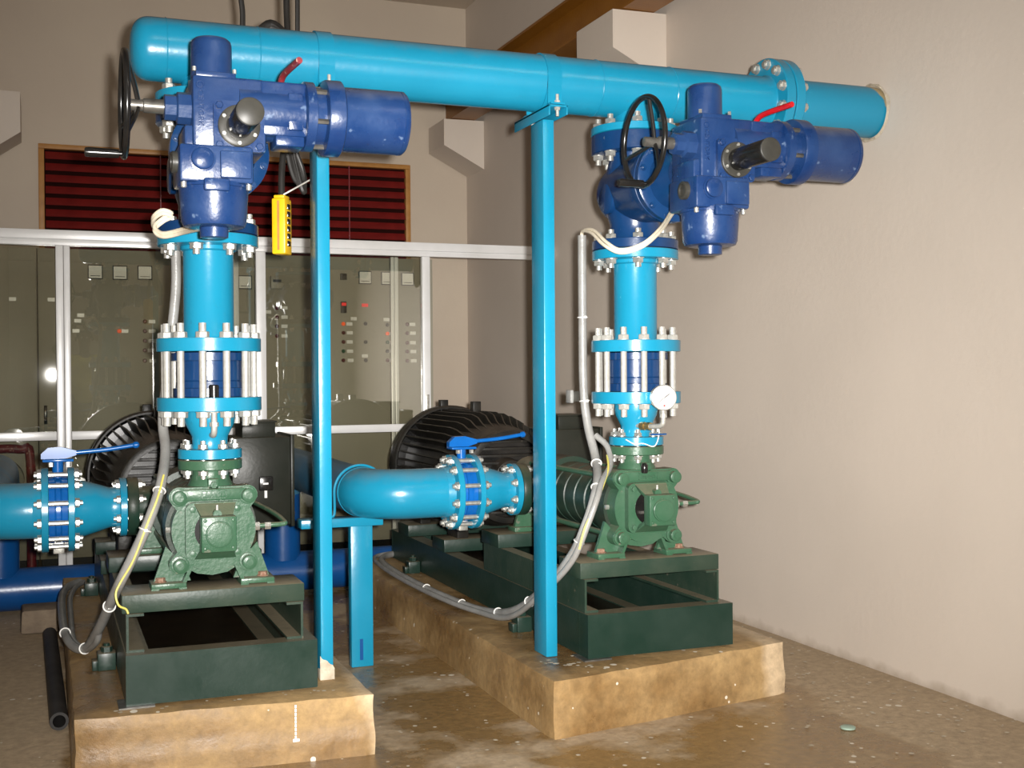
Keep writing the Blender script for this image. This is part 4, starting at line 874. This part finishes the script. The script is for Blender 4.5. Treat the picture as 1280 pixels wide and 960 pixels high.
# ------------------------------------------------------------------ floor odds and ends
s = MB(); s.lathe((.028, 4.5, .034), (-.018, 1, 0), [(0, .022), (0, .032), (1.55, .032), (1.55, .022)], 24, closed=True)
tag(s.build('plastic_pipe', 'tubeplastic', base=(.028, 4.5, 0)), 'dark plastic pipe lying on the floor beside the plinth under the capped header end', 'pipe')
s = MB(); s.box(-.13, .045, 6.26, 6.46, -.001, .115, .012); ch = s.build('concrete_chunk', 'chunk', base=(-.04, 6.36, 0)); tag(ch, 'rough brown concrete chunk on the floor by the blue suction header', 'block')
for v in ch.data.vertices: v.co += Vector((noise.noise(v.co*20), noise.noise(v.co*20+Vector((5, 5, 5))), 0))*.012
tag(MB().lathe((2.606, 3.463, -.001), 'z', [(0, .026), (.006, .026), (.008, .022)], 24).build('bottle_cap', 'palegreen', base=(2.606, 3.463, 0)), 'flat pale green cap lying on the wet floor', 'cap')

# ------------------------------------------------------------------ ceiling tubes over the camera
for x0, lab in ((.1, 'fluorescent ceiling fixture above the aisle, end nearer the capped header'), (1.55, 'fluorescent ceiling fixture above the aisle, end nearer the bare wall')):
    t = thing('ceiling_light', lab, 'light', (x0+.6, .4, ZC), 'fluorescent ceiling fixtures')
    MB().box(x0, x0+1.25, .36, .44, ZC-.06, ZC-.001, .004).build('housing', 'alu', t)
    MB().cyl((x0+.02, .4, ZC-.085), (x0+1.23, .4, ZC-.085), .016, 16).build('tube', 'tubeglow', t)
    for e in (x0+.01, x0+1.225): MB().box(e, e+.015, .385, .415, ZC-.11, ZC-.06).build('socket', 'white', t)

# paint drip on the plinth front and flakes of white paint about the floor
o = bpy.data.objects['concrete_plinth']; BASE['concrete_plinth'] = o.location.copy()
s = MB(); z = .185
for k in range(9): s.box(.738-.003, .738+.003, 3.8385, 3.8435, z-.010, z, .001); z -= .0125
s.box(.728, .75, 3.836, 3.842, .066, .076, .002).build('paint_drip', 'white', o)
fl_ = MB(); rg = random.Random(3)
def flake(x, y, z, r):
    n = 6; vs = [(x+r*(1+.4*rg.random())*math.cos(6.283*i/n), y+r*(1+.5*rg.random())*math.sin(6.283*i/n), z+.0015) for i in range(n)]+[(x, y, z+.0025)]
    fl_.raw(vs, [(i, (i+1) % n, n) for i in range(n)])
for i in range(16): flake(1.66+.2*rg.random(), 3.83+.22*rg.random(), .2025, .004+.006*rg.random())
for i in range(70): flake(.9+1.9*rg.random(), 3.0+.85*rg.random(), 0, .003+.005*rg.random())
for i in range(90):
    y = 3.2+1.6*rg.random(); flake(2.72+.5*rg.random(), y, 0, .003+.005*rg.random())
for i in range(14): flake(.1+.8*rg.random(), 3.89+.05*rg.random(), .2025, .003+.005*rg.random())
for i in range(12): flake(1.05+.5*rg.random(), 4.0+.8*rg.random(), 0, .003+.004*rg.random())
tag(fl_.build('paint_flakes', 'mortar', base=(1.8, 3.6, 0)), 'scattered flecks of pale paint and lime on floor and plinths', 'flakes', kind='stuff')

# ------------------------------------------------------------------ the person reflected in the glass, standing behind the camera
PX, PY = .44, -.95
def skinned(name, m, parent, joints, bones, sub=2):
    me = bpy.data.meshes.new(name); bm = bmesh.new(); ly = bm.verts.layers.skin.verify(); idx = {}
    for k_, (co, r_) in joints.items():
        v_ = bm.verts.new(Vector(co)); v_[ly].radius = (r_, r_) if not isinstance(r_, tuple) else r_; idx[k_] = v_
    first = next(iter(idx.values())); first[ly].use_root = True
    for a_, b_ in bones: bm.edges.new((idx[a_], idx[b_]))
    bm.to_mesh(me); bm.free(); me.materials.append(M[m])
    o_ = bpy.data.objects.new(name, me); COL.objects.link(o_)
    if parent: o_.parent = parent
    sk = o_.modifiers.new('skin', 'SKIN'); sk.use_smooth_shade = True
    sb = o_.modifiers.new('subdivision', 'SUBSURF'); sb.levels = sub; sb.render_levels = sub
    return o_
pe = thing('person', 'person in an olive shirt with both arms raised, mirrored in the partition glass', 'person', (PX, PY, 0))
J = {'pelvis': ((0, 0, .98), .13), 'belly': ((0, .01, 1.15), .135), 'chest': ((0, 0, 1.38), .15), 'neck0': ((0, -.01, 1.53), .07), 'neck': ((0, .01, 1.59), .055), 'jaw': ((0, .035, 1.65), .07), 'skull': ((0, .015, 1.75), .09), 'crown': ((0, .005, 1.82), .06)}
BN = [('pelvis', 'belly'), ('belly', 'chest'), ('chest', 'neck0'), ('neck0', 'neck'), ('neck', 'jaw'), ('jaw', 'skull'), ('skull', 'crown')]
for sd, sg in (('l', -1), ('r', 1)):
    J.update({'hip'+sd: ((sg*.1, 0, .9), .095), 'knee'+sd: ((sg*.11, .02, .5), .06), 'ank'+sd: ((sg*.12, -.02, .09), .045), 'toe'+sd: ((sg*.14, .15, .035), .035),
              'sho'+sd: ((sg*.19, 0, 1.45), .065), 'elb'+sd: ((sg*.33-.03, .22, 1.6), .045), 'wri'+sd: ((sg*.09-.06, .33, 1.83), .03), 'palm'+sd: ((sg*.06-.06, .35, 1.885), .032)})
    BN += [('pelvis', 'hip'+sd), ('hip'+sd, 'knee'+sd), ('knee'+sd, 'ank'+sd), ('ank'+sd, 'toe'+sd), ('chest', 'sho'+sd), ('sho'+sd, 'elb'+sd), ('elb'+sd, 'wri'+sd), ('wri'+sd, 'palm'+sd)]
    for q_ in range(4):
        J['f%s%d' % (sd, q_)] = ((sg*.055-.06, .36+.012*q_, 1.925-.01*q_), .010); J['g%s%d' % (sd, q_)] = ((sg*.03-.06, .375+.01*q_, 1.945-.012*q_), .009)
        BN += [('palm'+sd, 'f%s%d' % (sd, q_)), ('f%s%d' % (sd, q_), 'g%s%d' % (sd, q_))]
    J['t'+sd] = ((sg*.045-.06, .325, 1.89), .011); J['u'+sd] = ((sg*.025-.06, .33, 1.915), .009); BN += [('palm'+sd, 't'+sd), ('t'+sd, 'u'+sd)]
skinned('body', 'skin', pe, J, BN)
skinned('shirt', 'shirt', pe, {'a': ((0, 0, .86), .19), 'b': ((0, .01, 1.15), .175), 'c': ((0, 0, 1.4), .175), 'd': ((0, -.01, 1.53), .085), 'sl': ((-.2, 0, 1.45), .085), 'el': ((-.31, .14, 1.55), .075), 'sr': ((.2, 0, 1.45), .085), 'er': ((.27, .14, 1.55), .075)}, [('a', 'b'), ('b', 'c'), ('c', 'd'), ('c', 'sl'), ('sl', 'el'), ('c', 'sr'), ('sr', 'er')])
skinned('trousers', 'trouser', pe, {'p': ((0, 0, .95), .15), 'l': ((-.1, 0, .86), .115), 'lk': ((-.11, .02, .5), .085), 'la': ((-.12, -.02, .1), .07), 'r': ((.1, 0, .86), .115), 'rk': ((.11, .02, .5), .085), 'ra': ((.12, -.02, .1), .07)}, [('p', 'l'), ('l', 'lk'), ('lk', 'la'), ('p', 'r'), ('r', 'rk'), ('rk', 'ra')])
skinned('hair', 'hair', pe, {'a': ((0, -.03, 1.70), .085), 'b': ((0, -.02, 1.78), .105), 'c': ((0, 0, 1.84), .085)}, [('a', 'b'), ('b', 'c')])
hd = MB((PX, PY, 0)); hd.lathe((0, .10, 1.72), (0, .6, -.8), [(0, .006), (.02, .016), (.03, .012)], 10).build('nose', 'skin', pe)
for sg in (-1, 1):
    MB((PX, PY, 0)).lathe((sg*.032, .098, 1.745), 'y', [(0, .012), (.008, .009), (.011, .002)], 10).build('eye', 'dial', pe)
    MB((PX, PY, 0)).lathe((sg*.092, .01, 1.73), (sg, .2, 0), [(0, .03), (.012, .028), (.018, .02)], 12).build('ear', 'skin', pe)
MB((PX, PY, 0)).box(-.022, .022, .108, .115, 1.668, 1.676, .003).build('mouth', 'redworn', pe)
cmr = thing('compact_camera', 'small silver compact camera held up by the mirrored person', 'camera', (PX-.06, PY+.39, 1.9))
MB((PX, PY, 0)).box(-.11, -.01, .375, .4, 1.89, 1.95, .006).build('camera_body', 'steel', cmr)
MB((PX, PY, 0)).lathe((-.05, .4, 1.918), 'y', [(0, .022), (.02, .02), (.022, .014)], 20).build('lens', 'black', cmr)
MB((PX, PY, 0)).lathe((-.09, .4, 1.94), 'y', [(0, .004), (.004, .004)], 10).build('focus_lamp', 'redglow', cmr)
